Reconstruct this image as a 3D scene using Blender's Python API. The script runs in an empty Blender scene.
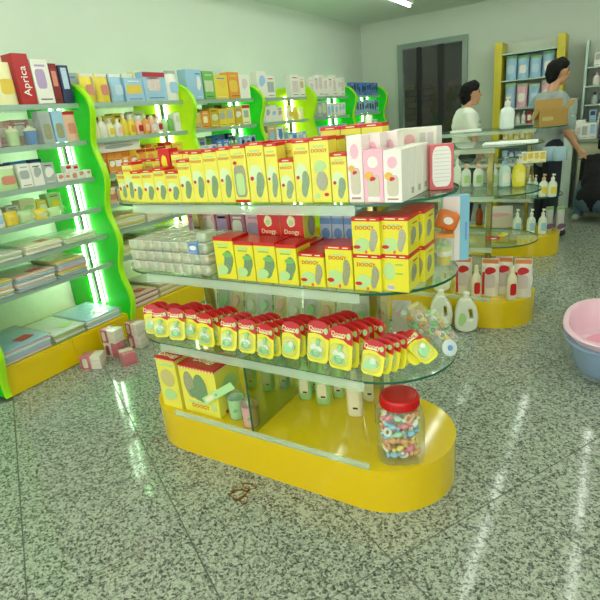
import bpy, bmesh, math, random
from mathutils import Vector, Matrix, Euler
random.seed(7)
PI = math.pi
SC = bpy.context.scene
COL = SC.collection

# ------------------------------------------------------------------ camera
F_PX, YAW, PITCH, ROLL, CAM_H = 509.766, 0.566027, 0.339399, -0.096055, 1.55
cy, sy, cp, sp = math.cos(YAW), math.sin(YAW), math.cos(PITCH), math.sin(PITCH)
fwd = Vector((-sy*cp, cy*cp, -sp)); rgt = Vector((cy, sy, 0)); upv = rgt.cross(fwd)
r2 = rgt*math.cos(ROLL) + upv*math.sin(ROLL); u2 = upv*math.cos(ROLL) - rgt*math.sin(ROLL)
CAM = Vector((0, 0, CAM_H))
cam_d = bpy.data.cameras.new('camera'); cam = bpy.data.objects.new('camera', cam_d); COL.objects.link(cam)
cam_d.sensor_width = 36; cam_d.lens = F_PX/600*36; cam_d.clip_start = .02
M = Matrix((r2, u2, -fwd)).transposed().to_4x4(); M.translation = CAM
cam.matrix_world = M; SC.camera = cam
def at(x, y, z=None, Y=None, X=None):
    """photo pixel -> point on the horizontal plane z, or the vertical plane Y or X"""
    d = r2*(x-300) + u2*(300-y) + fwd*F_PX
    t = (z-CAM_H)/d.z if z is not None else (Y/d.y if Y is not None else X/d.x)
    return CAM + d*t

# ------------------------------------------------------------------ world, exposure
w = bpy.data.worlds.new('world'); SC.world = w; w.use_nodes = True
w.node_tree.nodes['Background'].inputs[0].default_value = (.96, .98, .92, 1)
w.node_tree.nodes['Background'].inputs[1].default_value = 1.1
SC.view_settings.view_transform = 'Standard'; SC.view_settings.look = 'None'
SC.view_settings.gamma = 1; SC.view_settings.use_curve_mapping = False
SC.view_settings.exposure = 1.02
TUBE_POWER = 7.5      # ceiling fluorescent tubes
BAY_TUBE = 13.0        # tubes on the shelving dividers

# ------------------------------------------------------------------ materials
MATS = {}
def srgb(c):
    return tuple((v/12.92 if v <= .04045 else ((v+.055)/1.055)**2.4) for v in c[:3])
def mat(name, col=(.8,.8,.8), rough=.45, metal=0., var=.06, scale=18., coat=0., spec=.5, bump=0.):
    """principled material with a faint procedural colour variation; col is sRGB"""
    if name in MATS: return MATS[name]
    m = bpy.data.materials.new(name); m.use_nodes = True; MATS[name] = m
    nt = m.node_tree; b = nt.nodes['Principled BSDF']
    c = srgb(col)
    tc = nt.nodes.new('ShaderNodeTexCoord'); nz = nt.nodes.new('ShaderNodeTexNoise'); nz.inputs['Scale'].default_value = scale
    nz.inputs['Detail'].default_value = 3
    nt.links.new(tc.outputs['Object'], nz.inputs['Vector'])
    mx = nt.nodes.new('ShaderNodeMix'); mx.data_type = 'RGBA'
    mx.inputs[6].default_value = (*[v*(1-var) for v in c], 1); mx.inputs[7].default_value = (*[min(1, v*(1+var)) for v in c], 1)
    nt.links.new(nz.outputs['Fac'], mx.inputs[0]); nt.links.new(mx.outputs[2], b.inputs['Base Color'])
    b.inputs['Roughness'].default_value = rough; b.inputs['Metallic'].default_value = metal
    b.inputs['Coat Weight'].default_value = coat; b.inputs['Coat Roughness'].default_value = .08
    b.inputs['Specular IOR Level'].default_value = spec
    if bump:
        bp = nt.nodes.new('ShaderNodeBump'); bp.inputs['Strength'].default_value = bump; bp.inputs['Distance'].default_value = .01
        nt.links.new(nz.outputs['Fac'], bp.inputs['Height']); nt.links.new(bp.outputs['Normal'], b.inputs['Normal'])
    return m
def patch(name, cols, scale=30., rough=.35, kind='noise', coat=.0):
    """several colours in blotches: printed artwork, contents behind film"""
    if name in MATS: return MATS[name]
    m = bpy.data.materials.new(name); m.use_nodes = True; MATS[name] = m
    nt = m.node_tree; b = nt.nodes['Principled BSDF']
    tc = nt.nodes.new('ShaderNodeTexCoord')
    if kind == 'voronoi':
        nz = nt.nodes.new('ShaderNodeTexVoronoi'); out = 'Color'
    else:
        nz = nt.nodes.new('ShaderNodeTexNoise'); nz.inputs['Detail'].default_value = 2; out = 'Fac'
    nz.inputs['Scale'].default_value = scale
    nt.links.new(tc.outputs['Object'], nz.inputs['Vector'])
    rp = nt.nodes.new('ShaderNodeValToRGB'); rp.color_ramp.interpolation = 'CONSTANT' if kind == 'voronoi' else 'LINEAR'
    lo, hi = (.1, .95) if kind == 'voronoi' else (.32, .68)
    els = rp.color_ramp.elements
    while len(els) < len(cols): els.new(.5)
    for i, c in enumerate(cols):
        els[i].position = lo + (hi-lo)*i/max(1, len(cols)-1) if kind != 'voronoi' else i/len(cols)
        els[i].color = (*srgb(c), 1)
    nt.links.new(nz.outputs[out], rp.inputs['Fac']); nt.links.new(rp.outputs['Color'], b.inputs['Base Color'])
    b.inputs['Roughness'].default_value = rough; b.inputs['Coat Weight'].default_value = coat
    return m
def clear(name, tint=(.9,.97,.93), body=.0, bodycol=(.8,.9,.82), rough=.03, ior=1.45, bump=0.):
    """clear sheet: transparent, with Fresnel gloss and a little scattering body"""
    if name in MATS: return MATS[name]
    m = bpy.data.materials.new(name); m.use_nodes = True; MATS[name] = m
    nt = m.node_tree; n = nt.nodes; n.remove(n['Principled BSDF']); out = n['Material Output']
    tr = n.new('ShaderNodeBsdfTransparent'); tr.inputs[0].default_value = (*tint, 1)
    df = n.new('ShaderNodeBsdfDiffuse'); df.inputs[0].default_value = (*srgb(bodycol), 1)
    gl = n.new('ShaderNodeBsdfGlossy'); gl.inputs['Roughness'].default_value = rough
    lw = n.new('ShaderNodeLayerWeight'); lw.inputs[0].default_value = .5      # 1-|cos|: same from both sides of the sheet
    pw_ = n.new('ShaderNodeMath'); pw_.operation = 'POWER'; pw_.inputs[1].default_value = 4.; nt.links.new(lw.outputs['Facing'], pw_.inputs[0])
    fr = n.new('ShaderNodeMath'); fr.operation = 'MULTIPLY_ADD'; fr.inputs[1].default_value = .70; fr.inputs[2].default_value = .035; nt.links.new(pw_.outputs[0], fr.inputs[0])
    m1 = n.new('ShaderNodeMixShader'); m1.inputs[0].default_value = body
    m2 = n.new('ShaderNodeMixShader')
    nt.links.new(tr.outputs[0], m1.inputs[1]); nt.links.new(df.outputs[0], m1.inputs[2])
    nt.links.new(fr.outputs[0], m2.inputs[0]); nt.links.new(m1.outputs[0], m2.inputs[1]); nt.links.new(gl.outputs[0], m2.inputs[2])
    nt.links.new(m2.outputs[0], out.inputs[0])
    if bump:
        tc = n.new('ShaderNodeTexCoord'); nz = n.new('ShaderNodeTexNoise'); nz.inputs['Scale'].default_value = 28
        bp = n.new('ShaderNodeBump'); bp.inputs['Strength'].default_value = bump; bp.inputs['Distance'].default_value = .02
        nt.links.new(tc.outputs['Object'], nz.inputs['Vector']); nt.links.new(nz.outputs['Fac'], bp.inputs['Height'])
        nt.links.new(bp.outputs['Normal'], gl.inputs['Normal']); nt.links.new(bp.outputs['Normal'], lw.inputs['Normal'])
    return m
def glow(name, col, power):
    m = bpy.data.materials.new(name); m.use_nodes = True; MATS[name] = m
    nt = m.node_tree; n = nt.nodes; n.remove(n['Principled BSDF'])
    e = n.new('ShaderNodeEmission'); e.inputs[0].default_value = (*col, 1); e.inputs[1].default_value = power
    nt.links.new(e.outputs[0], n['Material Output'].inputs[0]); return m

def granite():
    m = bpy.data.materials.new('speckled_granite'); m.use_nodes = True
    nt = m.node_tree; n = nt.nodes; L = nt.links.new; b = n['Principled BSDF']
    g = n.new('ShaderNodeNewGeometry')
    def noise(s, d):
        z = n.new('ShaderNodeTexNoise'); z.inputs['Scale'].default_value = s; z.inputs['Detail'].default_value = d
        z.inputs['Roughness'].default_value = .65; L(g.outputs['Position'], z.inputs['Vector']); return z
    def cells(sc):
        v = n.new('ShaderNodeTexVoronoi'); v.inputs['Scale'].default_value = sc; L(wv.outputs[0], v.inputs['Vector'])
        sp_ = n.new('ShaderNodeSeparateColor'); L(v.outputs['Color'], sp_.inputs[0]); return sp_
    wz = noise(60, 2); wv = n.new('ShaderNodeVectorMath'); wv.operation = 'MULTIPLY_ADD'; wv.inputs[1].default_value = (.014,.014,.014); L(wz.outputs['Color'], wv.inputs[0]); L(g.outputs['Position'], wv.inputs[2])
    c1, c2 = cells(105), cells(210)
    m1 = n.new('ShaderNodeMath'); m1.operation = 'MULTIPLY_ADD'; m1.inputs[1].default_value = .42; L(c2.outputs[0], m1.inputs[0])
    m0 = n.new('ShaderNodeMath'); m0.operation = 'MULTIPLY'; m0.inputs[1].default_value = .58; L(c1.outputs[0], m0.inputs[0]); L(m0.outputs[0], m1.inputs[2])
    r = n.new('ShaderNodeValToRGB'); L(m1.outputs[0], r.inputs['Fac'])
    els = r.color_ramp.elements; els[0].position = .10; els[0].color = (*srgb((.25,.265,.24)), 1); els[1].position = .78; els[1].color = (*srgb((.72,.75,.68)), 1)
    e = els.new(.30); e.color = (*srgb((.40,.42,.38)), 1); e = els.new(.46); e.color = (*srgb((.585,.61,.55)), 1)
    c = noise(3.5, 2); mx = n.new('ShaderNodeMix'); mx.data_type = 'RGBA'; mx.blend_type = 'MULTIPLY'; mx.inputs[0].default_value = .35
    L(r.outputs['Color'], mx.inputs[6]); L(c.outputs['Color'], mx.inputs[7])
    rr = n.new('ShaderNodeValToRGB'); L(c.outputs['Fac'], rr.inputs['Fac'])
    rr.color_ramp.elements[0].color = (.78,.8,.74,1); rr.color_ramp.elements[1].color = (1,1,1,1); L(rr.outputs['Color'], mx.inputs[7])
    L(mx.outputs[2], b.inputs['Base Color'])
    b.inputs['Roughness'].default_value = .09; b.inputs['Specular IOR Level'].default_value = .42
    return m

GLASS = clear('shelf_glass', (.91,.975,.94), .05, (.70,.86,.76), ior=1.4)
EDGE = mat('glass_edge', (.10,.36,.25), .15, spec=.6)
PLASTIC = clear('clear_plastic', (.98,.99,.98), .10, (.93,.96,.92), .08)
FILM = clear('clear_film', (.985,.99,.985), .13, (.94,.96,.92), .12, bump=.6)
RAILM = clear('rail_plastic', (.92,.98,.94), .30, (.90,.95,.86), .06)
YEL = mat('yellow_lacquer', (.89,.76,.02), .08, coat=.3, var=.03, scale=3)
BOXY = mat('yellow_carton', (.91,.87,.17), .32, var=.03)
BOXY2 = mat('lemon_carton', (.92,.89,.33), .32, var=.03)
RED = mat('red_carton', (.80,.10,.09), .32, var=.05)
CRIM = mat('crimson_card', (.79,.12,.14), .3, var=.05)
WHITE = mat('white_carton', (.93,.92,.88), .4, var=.03)
CREAM = mat('cream_print', (.95,.93,.72), .4, var=.03)
PALEG = mat('pale_green_print', (.72,.86,.56), .35, var=.05)
PALEG2 = mat('pale_lime_print', (.84,.92,.70), .35, var=.05)
PINK = mat('pink_carton', (.95,.72,.78), .35, var=.04)
WINDOW = patch('dark_box_window', [(.20,.34,.20),(.36,.50,.32),(.50,.66,.44),(.86,.92,.82)], 28, .12, coat=.5)
WINDOWG = patch('grey_box_window', [(.36,.40,.36),(.50,.53,.46),(.72,.70,.45),(.9,.92,.88)], 24, .12, coat=.5)
GREYW = patch('bottle_window', [(.55,.58,.50),(.72,.68,.50),(.85,.82,.72),(.95,.94,.9)], 30, .12, coat=.5)
CHROME = mat('brass_chrome', (.72,.68,.45), .18, 1., var=.02)
ALU = mat('shelf_edge_strip', (.66,.76,.70), .3, .3, var=.03)
DARK = mat('dark_print', (.16,.17,.15), .5)
BLUEP = mat('blue_print', (.42,.60,.82), .35)

# ------------------------------------------------------------------ mesh helpers
MESH = {}
def mesh_from(key, fn):
    if key in MESH: return MESH[key]
    bm = bmesh.new(); fn(bm)
    me = bpy.data.meshes.new(str(key[0]) if isinstance(key, tuple) else key); bm.to_mesh(me); bm.free()
    me.materials.append(None); MESH[key] = me; return me
def smooth(me, ang=.6):
    for p in me.polygons: p.use_smooth = True
    try: me.set_sharp_from_angle(angle=ang)
    except Exception: pass
    return me
def O(name, me, m=None, parent=None, loc=(0,0,0), rot=(0,0,0), scale=(1,1,1)):
    o = bpy.data.objects.new(name, me); COL.objects.link(o)
    o.location = loc; o.rotation_euler = rot; o.scale = scale
    if parent: o.parent = parent
    if m is not None and me is not None:
        o.material_slots[0].link = 'OBJECT'; o.material_slots[0].material = m
    return o
def E_(name, loc=(0,0,0), rz=0, parent=None):
    o = bpy.data.objects.new(name, None); COL.objects.link(o); o.location = loc; o.rotation_euler = (0,0,rz); o.empty_display_size = .05
    if parent: o.parent = parent
    return o
def tag(o, label, cat, group=None):
    o['label'] = label; o['category'] = cat
    if group: o['group'] = group
    return o
def struct(o): o['kind'] = 'structure'; return o

def box(w, d, h, bev=.0015):
    """box standing on z=0, centred in x and y"""
    key = ('carton', round(w,4), round(d,4), round(h,4), bev)
    def f(bm):
        bmesh.ops.create_cube(bm, size=1, matrix=Matrix.Translation((0,0,h/2)) @ Matrix.Diagonal((w,d,h,1)))
        if bev: bmesh.ops.bevel(bm, geom=list(bm.edges), offset=min(bev, w*.3, d*.3, h*.3), segments=1, affect='EDGES', profile=.5)
    return mesh_from(key, f)
def soft(w, d, h, r=.01, puff=0.):
    """rounded box"""
    key = ('soft_block', round(w,4), round(d,4), round(h,4), r, puff)
    def f(bm):
        bmesh.ops.create_cube(bm, size=1, matrix=Matrix.Translation((0,0,h/2)) @ Matrix.Diagonal((w,d,h,1)))
        bmesh.ops.bevel(bm, geom=list(bm.edges), offset=min(r, w*.45, d*.45, h*.45), segments=3, affect='EDGES', profile=.5)
    me = mesh_from(key, f); return smooth(me, .9)
def plate(key, pts, t=1.):
    """extruded outline in the xz plane, from y=0 to y=-t"""
    def f(bm):
        a = [bm.verts.new((x, 0, z)) for x, z in pts]; b = [bm.verts.new((x, -t, z)) for x, z in pts]
        n = len(pts); bm.faces.new(b); bm.faces.new(a[::-1])
        for i in range(n): bm.faces.new((a[i], a[(i+1)%n], b[(i+1)%n], b[i]))
        bmesh.ops.recalc_face_normals(bm, faces=list(bm.faces))
    return mesh_from(('plate', key), f)
def lathe(key, prof, n=20, sx=1., sy=1., ex=2., top=True):
    def f(bm):
        rings = []
        for r, z in prof:
            ring = []
            for i in range(n):
                a = 2*PI*i/n; c, s = math.cos(a), math.sin(a)
                k = (abs(c)**ex + abs(s)**ex)**(-1/ex)
                ring.append(bm.verts.new((r*c*k*sx, r*s*k*sy, z)))
            rings.append(ring)
        for q in range(len(rings)-1):
            for i in range(n): bm.faces.new((rings[q][i], rings[q][(i+1)%n], rings[q+1][(i+1)%n], rings[q+1][i]))
        bm.faces.new(rings[0][::-1])
        if top: bm.faces.new(rings[-1])
    return smooth(mesh_from(('turned', key), f), .7)
def ell(a=1, b=1, n=24): return [(a*math.cos(2*PI*i/n), b*math.sin(2*PI*i/n)) for i in range(n)]
def rrect(w, h, r, n=4):
    p = []
    for cx, cz, a0 in ((w/2-r, h/2-r, 0), (-w/2+r, h/2-r, PI/2), (-w/2+r, -h/2+r, PI), (w/2-r, -h/2+r, 1.5*PI)):
        for i in range(n+1): a = a0 + PI/2*i/n; p.append((cx+r*math.cos(a), cz+r*math.sin(a)))
    return p
def polar(fn, n=30): return [(fn(2*PI*i/n)*math.cos(2*PI*i/n), fn(2*PI*i/n)*math.sin(2*PI*i/n)) for i in range(n)]
DISC = plate('disc', ell()); RECT = plate('rect', rrect(2, 2, .06, 1)); RRECT = plate('rrect', rrect(2, 2, .5))
PEANUT = plate('peanut', polar(lambda a: .80 + .20*math.cos(2*(a-1.15)) + .06*math.cos(3*a)))
TWIN = plate('twin_lobe', [(x, z) for x, z in polar(lambda a: .92 - .34*math.exp(-((a-PI/2)/.28)**2) + .05*math.cos(2*a))])
BLOB = plate('blob', polar(lambda a: .85 + .10*math.sin(2*a+.6) + .06*math.cos(3*a)))
CLOUD = plate('cloud', polar(lambda a: .88 + .09*abs(math.sin(2.5*a))))
def dec(parent, name, me, m, x, z, sx, sz, y, t=.0008, rot=0., side=None):
    """thin applied piece on the front (-y) face of a thing; side=+1 puts it on the +x face"""
    if side: return O(name, me, m, parent, (y, x, z), (0, rot, PI/2), (sx, t, sz))
    return O(name, me, m, parent, (x, y, z), (0, rot, 0), (sx, t, sz))
TXT = {}
def text_mesh(s):
    if s in TXT: return TXT[s]
    cu = bpy.data.curves.new('lettering', 'FONT'); cu.body = s; cu.align_x = 'CENTER'; cu.align_y = 'CENTER'; cu.size = 1; cu.extrude = .02; cu.offset = .006; cu.resolution_u = 2
    ob = bpy.data.objects.new('tmp', cu); COL.objects.link(ob)
    me = bpy.data.meshes.new_from_object(ob.evaluated_get(bpy.context.evaluated_depsgraph_get()))
    bpy.data.objects.remove(ob); me.name = 'lettering'
    me.transform(Matrix.Rotation(PI/2, 4, 'X'))
    me.materials.clear(); me.materials.append(None); TXT[s] = me; return me
def lettering(parent, s, m, x, z, y, size, rot=0., name='lettering', side=None):
    if side: return O(name, text_mesh(s), m, parent, (y, x, z), (0, rot, PI/2), (size, .03, size))
    return O(name, text_mesh(s), m, parent, (x, y, z), (0, rot, 0), (size, .03, size))
ORD = ['first','second','third','fourth','fifth','sixth','seventh','eighth','ninth','tenth','eleventh','twelfth','thirteenth','fourteenth','fifteenth','sixteenth','seventeenth','eighteenth','nineteenth','twentieth']
def ordn(i): return ORD[i] if i < len(ORD) else str(i+1)+'th'

# ------------------------------------------------------------------ room
XW, XF = -3.95, -3.26           # left wall, front line of its shelving
YB, CEIL = 8.95, 2.95
WALLM = mat('painted_wall', (.84,.88,.82), .6, var=.02, scale=4)
def slab(name, x0, x1, y0, y1, z0, z1, m, parent=None):
    o = O(name, box(x1-x0, y1-y0, z1-z0, 0), m, parent, ((x0+x1)/2, (y0+y1)/2, z0)); return o
floor = struct(slab('floor', XW, 3.4, -2.4, YB, -.1, -.003, mat('tile_joint', (.36,.38,.33), .6)))
GR = granite()
TS, TA = .595, math.radians(-29.5)
ux, uy = Vector((math.cos(TA), math.sin(TA), 0)), Vector((-math.sin(TA), math.cos(TA), 0))
cross = at(504, 494, z=0)
tile_me = box(TS-.005, TS-.005, .02, .0012)
for i in range(-16, 16):
    for j in range(-16, 18):
        c = cross + ux*TS*(i+.5) + uy*TS*(j+.5)
        if -3.55 < c.x < 1.5 and .1 < c.y < YB-.2 and not (c.x > .9 and c.y < 1):
            O('tile', tile_me, GR, floor, (c.x-floor.location.x, c.y-floor.location.y, -.02+.1), (0,0,TA))
struct(slab('ceiling', XW, 3.4, -2.4, YB, CEIL, CEIL+.1, mat('ceiling_paint', (.90,.93,.88), .7, var=.02)))
struct(slab('wall_left', XW-.12, XW, -2.4, YB, -.1, CEIL, WALLM))
struct(slab('wall_right', 3.4, 3.52, -2.4, YB, -.1, CEIL, WALLM))
# back wall with a door opening
dl, dr = at(399, 130, Y=YB-.05).x, at(466, 130, Y=YB-.05).x
struct(slab('wall_back', XW, dl, YB, YB+.12, -.1, CEIL, WALLM))
o = struct(slab('wall_back', dr, 3.4, YB, YB+.12, -.1, CEIL, WALLM))
struct(slab('wall_back', dl, dr, YB, YB+.12, 2.55, CEIL, WALLM))
door = struct(E_('door_1', ((dl+dr)/2, YB, 0)))
FR = mat('door_frame_grey', (.55,.62,.58), .35, .2)
DW = dr-dl
BRICKD = patch('dark_passage', [(.10,.12,.10),(.16,.16,.14),(.22,.20,.18)], 4, .6)
for x in (-DW/2+.04, DW/2-.04): O('frame_post', box(.08, .1, 2.55), FR, door, (x, 0, 0))
O('frame_post', box(.07, .06, 2.47), mat('black_metal', (.06,.08,.07), .4), door, (-DW/2+.36, -.02, 0))
O('frame_post', box(.09, .06, 2.47), mat('black_metal'), door, (DW/2-.42, -.02, 0))
O('frame_head', box(DW-.16, .1, .08), FR, door, (0, 0, 2.47))
GD = clear('dark_glass', (.62,.66,.62), .05, (.2,.25,.22))
for x0, x1 in ((-DW/2+.08, -DW/2+.325), (-DW/2+.395, DW/2-.465), (DW/2-.375, DW/2-.08)):
    O('pane', box(x1-x0, .012, 2.45), GD, door, ((x0+x1)/2, .01, .01))
# passage behind the door: dark tiled wall
pw = struct(slab('wall_passage', dl-.6, dr+.6, YB+1.4, YB+1.5, -.1, 2.9, BRICKD))
bme = box(.30, .02, .10, .003)
for r in range(9):
    for c in range(5):
        O('brick', bme, mat('passage_brick_%d' % ((r+c) % 3), [(.26,.22,.19),(.22,.21,.18),(.30,.26,.22)][(r+c) % 3], .6), pw, (-.9+.31*c+(.155 if r % 2 else 0), -.055, 1.1+.11*r))
struct(slab('floor_passage', dl-.6, dr+.6, YB, YB+1.5, -.1, -.002, mat('passage_floor', (.2,.2,.18), .5)))

# ------------------------------------------------------------------ ceiling lamps
TUBE = glow('fluorescent_tube', (.95, 1., .90), TUBE_POWER)
HOUS = mat('lamp_housing', (.9,.92,.88), .5)
tube_me = lathe('ceiling_tube', [(.0,-.58),(.016,-.58),(.016,.58),(.0,.58)], 10)
hous_me = box(.10, 1.24, .05, .004)
rowx = [-2.65, -1.75, -.86, .03, .92, 1.9]
rown = ['far left', 'second from left', 'third from left', 'fourth from left', 'fifth from left', 'far right']
for ri, x in enumerate(rowx):
    for k in range(7):
        y = -1.4 + 1.42*k
        t = E_('ceiling_light', (x, y, CEIL-.05))
        tag(t, 'white fluorescent tube batten on the ceiling, %s row, %s from the front' % (rown[ri], ordn(k)), 'ceiling light', 'fluorescent battens on the ceiling')
        O('housing', hous_me, HOUS, t); O('tube', tube_me, TUBE, t, (0,0,-.022), (PI/2,0,0))

# ------------------------------------------------------------------ wall shelving with wavy green dividers
PY = [1.47, 2.55, 3.62, 4.69, 5.81, 6.98, 8.13]
SZ = [.64, .86, 1.068, 1.29, 1.55, 1.80]
GREEN = mat('green_acrylic', (.10,.78,.12), .25, var=.05)
LIME = mat('lime_acrylic', (.74,.90,.06), .25, var=.05)
TRIM = mat('lime_edge', (.66,.92,.08), .25, var=.03)
BACKP = mat('shelf_back_panel', (.80,.84,.76), .5)
BTUBE = glow('divider_tube', (.86, 1., .78), BAY_TUBE)
def wave(z):   # front line of the divider
    return .030*math.sin((z-.33)/.475*2*PI + PI/2)
def divider_pts(grow=0.):
    top = 1.90; pts = [(XW+.01, .02)]
    for i in range(49):
        z = .02 + (top-.02)*i/48
        x = XF + .035 + wave(z)
        k = max(0, (z-1.78)/.12); x -= .06*k**2
        pts.append((x+grow, z))
    for i in range(1, 7):
        a = PI/2*i/6; pts.append((pts[49][0]-.10*(1-math.cos(a))*1.0-.02*i, top+.03*math.sin(a)))
    pts.append((XW+.01, top+.03)); return pts
DPTS = divider_pts()
div_me = plate('divider', [(x-XW, z) for x, z in DPTS], .024)
def ribbon(bm):   # lime edging that follows the front line
    e = [(x-XW, z) for x, z in DPTS[1:-1]]; n = len(e); rows = []
    for i, (x, z) in enumerate(e):
        a, b = e[max(0, i-1)], e[min(n-1, i+1)]; tx, tz = b[0]-a[0], b[1]-a[1]; L = math.hypot(tx, tz); nx, nz = tz/L, -tx/L
        rows.append([bm.verts.new(q) for q in ((x+nx*.001, .008, z+nz*.001), (x+nx*.016, .008, z+nz*.016), (x+nx*.016, -.032, z+nz*.016), (x+nx*.001, -.032, z+nz*.001))])
    for i in range(n-1):
        for k in range(4): bm.faces.new((rows[i][k], rows[i+1][k], rows[i+1][(k+1)%4], rows[i][(k+1)%4]))
    bm.faces.new(rows[0]); bm.faces.new(rows[-1][::-1]); bmesh.ops.recalc_face_normals(bm, faces=list(bm.faces))
trim_me = smooth(mesh_from('edging', ribbon), .5)
btube_me = lathe('bay_tube', [(.0,0),(.009,0),(.009,.50),(.0,.50)], 10)
near = ['nearest wall bay', 'second wall bay', 'third wall bay', 'fourth wall bay', 'fifth wall bay', 'farthest wall bay']
def divider(parent, y, m, name='divider_panel'):
    d = O(name, div_me, m, parent, (XW-parent.location.x, y+.012-parent.location.y, 0))
    O('edge_trim', trim_me, TRIM, d)
    return d
bay_roots = []
for k in range(6):
    y0, y1 = PY[k]+.014, PY[k+1]-.014; ym = (y0+y1)/2; Lb = y1-y0
    b = E_('shelving_bay', (XF, ym, 0)); bay_roots.append(b)
    tag(b, ['tall shelving bay nearest the camera with bright green end panel', 'second shelving bay with lime yellow lit end panel', 'third shelving bay on the left wall with green end panel', 'fourth shelving bay on the left wall with lime lit end panel', 'fifth shelving bay on the left wall with white boxes', 'farthest shelving bay on the left wall with blue boxes'][k], 'shelving', 'wall shelving bays with wavy dividers')
    O('back_panel', box(.02, Lb, 1.9), BACKP, b, (XW-XF+.014, 0, .02))
    for s in (-1, 1): O('kick_board', box(.02, Lb/2-.002, .19), YEL, b, (-.012, s*Lb/4, .004))
    O('base_deck', box(.65, Lb-.002, .016), YEL, b, (-.335, 0, .188))
    for z in SZ:
        sh = O('shelf', box(.60, Lb-.006, .010), GLASS, b, (-.352, 0, z-.010))
        O('edge_strip', box(.012, Lb-.006, .034, .002), ALU, sh, (.307, 0, -.0245))
    colr = [GREEN, LIME, GREEN, LIME, GREEN, GREEN][k]
    dv = divider(b, PY[k+1], colr)
    # pairs of tubes clipped to the near face of the divider, in front of the back panel
    for xo in ((.335, .435)):
        for zz in (.27, .80, 1.33):
            O('tube_lamp', btube_me, BTUBE, dv, (xo, -.042, zz))
    O('lamp_clip', box(.036, .012, 1.55), mat('lamp_clip_dark', (.10,.22,.12), .5), dv, (.385, -.032, .28))
    if k == 0: divider(b, PY[0], GREEN)

# --- product builders (origin at the base centre, front towards -y)
def carton(col, w, h, d, name='carton', label_m=None, band=None, win=None):
    o = O(name, box(w, d, h), col)
    f = -d/2-.0002
    if label_m:
        v = random.random()
        dec(o, 'printed_panel', (RRECT, RECT, BLOB, DISC)[int(v*3.99)], label_m, (v-.5)*w*.16, h*(.46+.2*random.random()), w*(.28+.14*random.random()), h*(.16+.14*random.random()), f)
        dec(o, 'text_line', RECT, (WHITE, DARK, cols['red'], cols['blue'])[int(random.random()*3.99)] if v > .3 else label_m, 0, h*(.86 if band is None else .78), w*.30, h*.022, f)
        dec(o, 'text_line', RECT, WHITE if v > .5 else DARK, 0, h*.10, w*.34, h*.012, f)
    if band: dec(o, 'colour_band', RECT, band, 0, h*.90, w*.49, h*.08, f)
    if win: dec(o, 'box_window', RRECT, win, 0, h*.36, w*.34, h*.24, f)
    return o
def bottle(col, w, h, d, name='bottle', cap=None, pump=False, lab=None, key='b', sq=2.4):
    r = w/2; hb = h*(.72 if pump else .80)
    o = O(name, lathe((key, round(w,3), round(h,3), round(d,3)), [(r*.86,0),(r*.97,.006),(r,hb*.08),(r,hb*.72),(r*.86,hb*.86),(r*.45,hb*.97),(r*.36,hb),(r*.36,hb*1.04)], 18, 1, d/w, sq), col)
    cm = cap or WHITE
    O('cap', lathe(('cap', round(w,3), round(h,3)), [(r*.40,0),(r*.42,.004),(r*.40,(h-hb)*.45 if pump else (h-hb)*.9),(r*.30,(h-hb)*.5 if pump else (h-hb))], 14), cm, o, (0,0,hb*1.01))
    if pump:
        O('pump_stem', lathe(('stem', round(w,3), round(h,3)), [(r*.12,0),(r*.12,(h-hb)*.5)], 8), cm, o, (0,0,hb+(h-hb)*.45))
        O('pump_nozzle', soft(r*.5, r*1.0, (h-hb)*.22, .003), cm, o, (0,-r*.30,hb+(h-hb)*.82))
    if lab: dec(o, 'label_panel', RRECT, lab, 0, hb*.42, r*.62, hb*.22, -d/2-.0004, .001)
    return o
def pouch(col, w, h, d, name='pouch', top=None, lab=None):
    key = ('pillow', round(w,3), round(h,3), round(d,3))
    def f(bm):
        nx, nz = 6, 8; F, B = [], []
        for i in range(nx+1):
            F.append([]); B.append([])
            for j in range(nz+1):
                u, v = i/nx*2-1, j/nz
                t = (1-abs(u)**3)*(1-max(0, (v-.35)/.65)**2)*(1 if v > 0 else .85)
                F[i].append(bm.verts.new((u*w/2*(1-.06*v), -d/2*t-.0006, v*h))); B[i].append(bm.verts.new((u*w/2*(1-.06*v), d/2*t+.0006, v*h)))
        for i in range(nx):
            for j in range(nz):
                bm.faces.new((F[i][j], F[i+1][j], F[i+1][j+1], F[i][j+1])); bm.faces.new((B[i][j], B[i][j+1], B[i+1][j+1], B[i+1][j]))
        for i in range(nx):
            bm.faces.new((F[i][0], B[i][0], B[i+1][0], F[i+1][0])); bm.faces.new((F[i][nz], F[i+1][nz], B[i+1][nz], B[i][nz]))
        for j in range(nz):
            bm.faces.new((F[0][j], F[0][j+1], B[0][j+1], B[0][j])); bm.faces.new((F[nx][j], B[nx][j], B[nx][j+1], F[nx][j+1]))
    o = O(name, smooth(mesh_from(key, f), .8), col)
    if top: dec(o, 'header_strip', RECT, top, 0, h*.93, w*.44, h*.055, -d*.13-.001, .0015)
    if lab: dec(o, 'label_panel', RRECT, lab, 0, h*.42, w*.30, h*.18, -d/2-.0004, .0012)
    return o
def cup_pack(col, w, h, d, name='cup_in_clear_box'):
    o = O(name, box(w, d, h), PLASTIC)
    O('cup', lathe(('cup', round(w,3), round(h,3)), [(w*.28,.004),(w*.30,.01),(w*.36,h*.55),(w*.34,h*.57)], 16), col, o)
    O('lid', lathe(('lid', round(w,3), round(h,3)), [(w*.36,h*.57),(w*.37,h*.62),(w*.24,h*.68),(w*.10,h*.72),(w*.09,h*.80)], 16), mat('cup_lid', (.92,.9,.75), .4), o)
    return o
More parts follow.
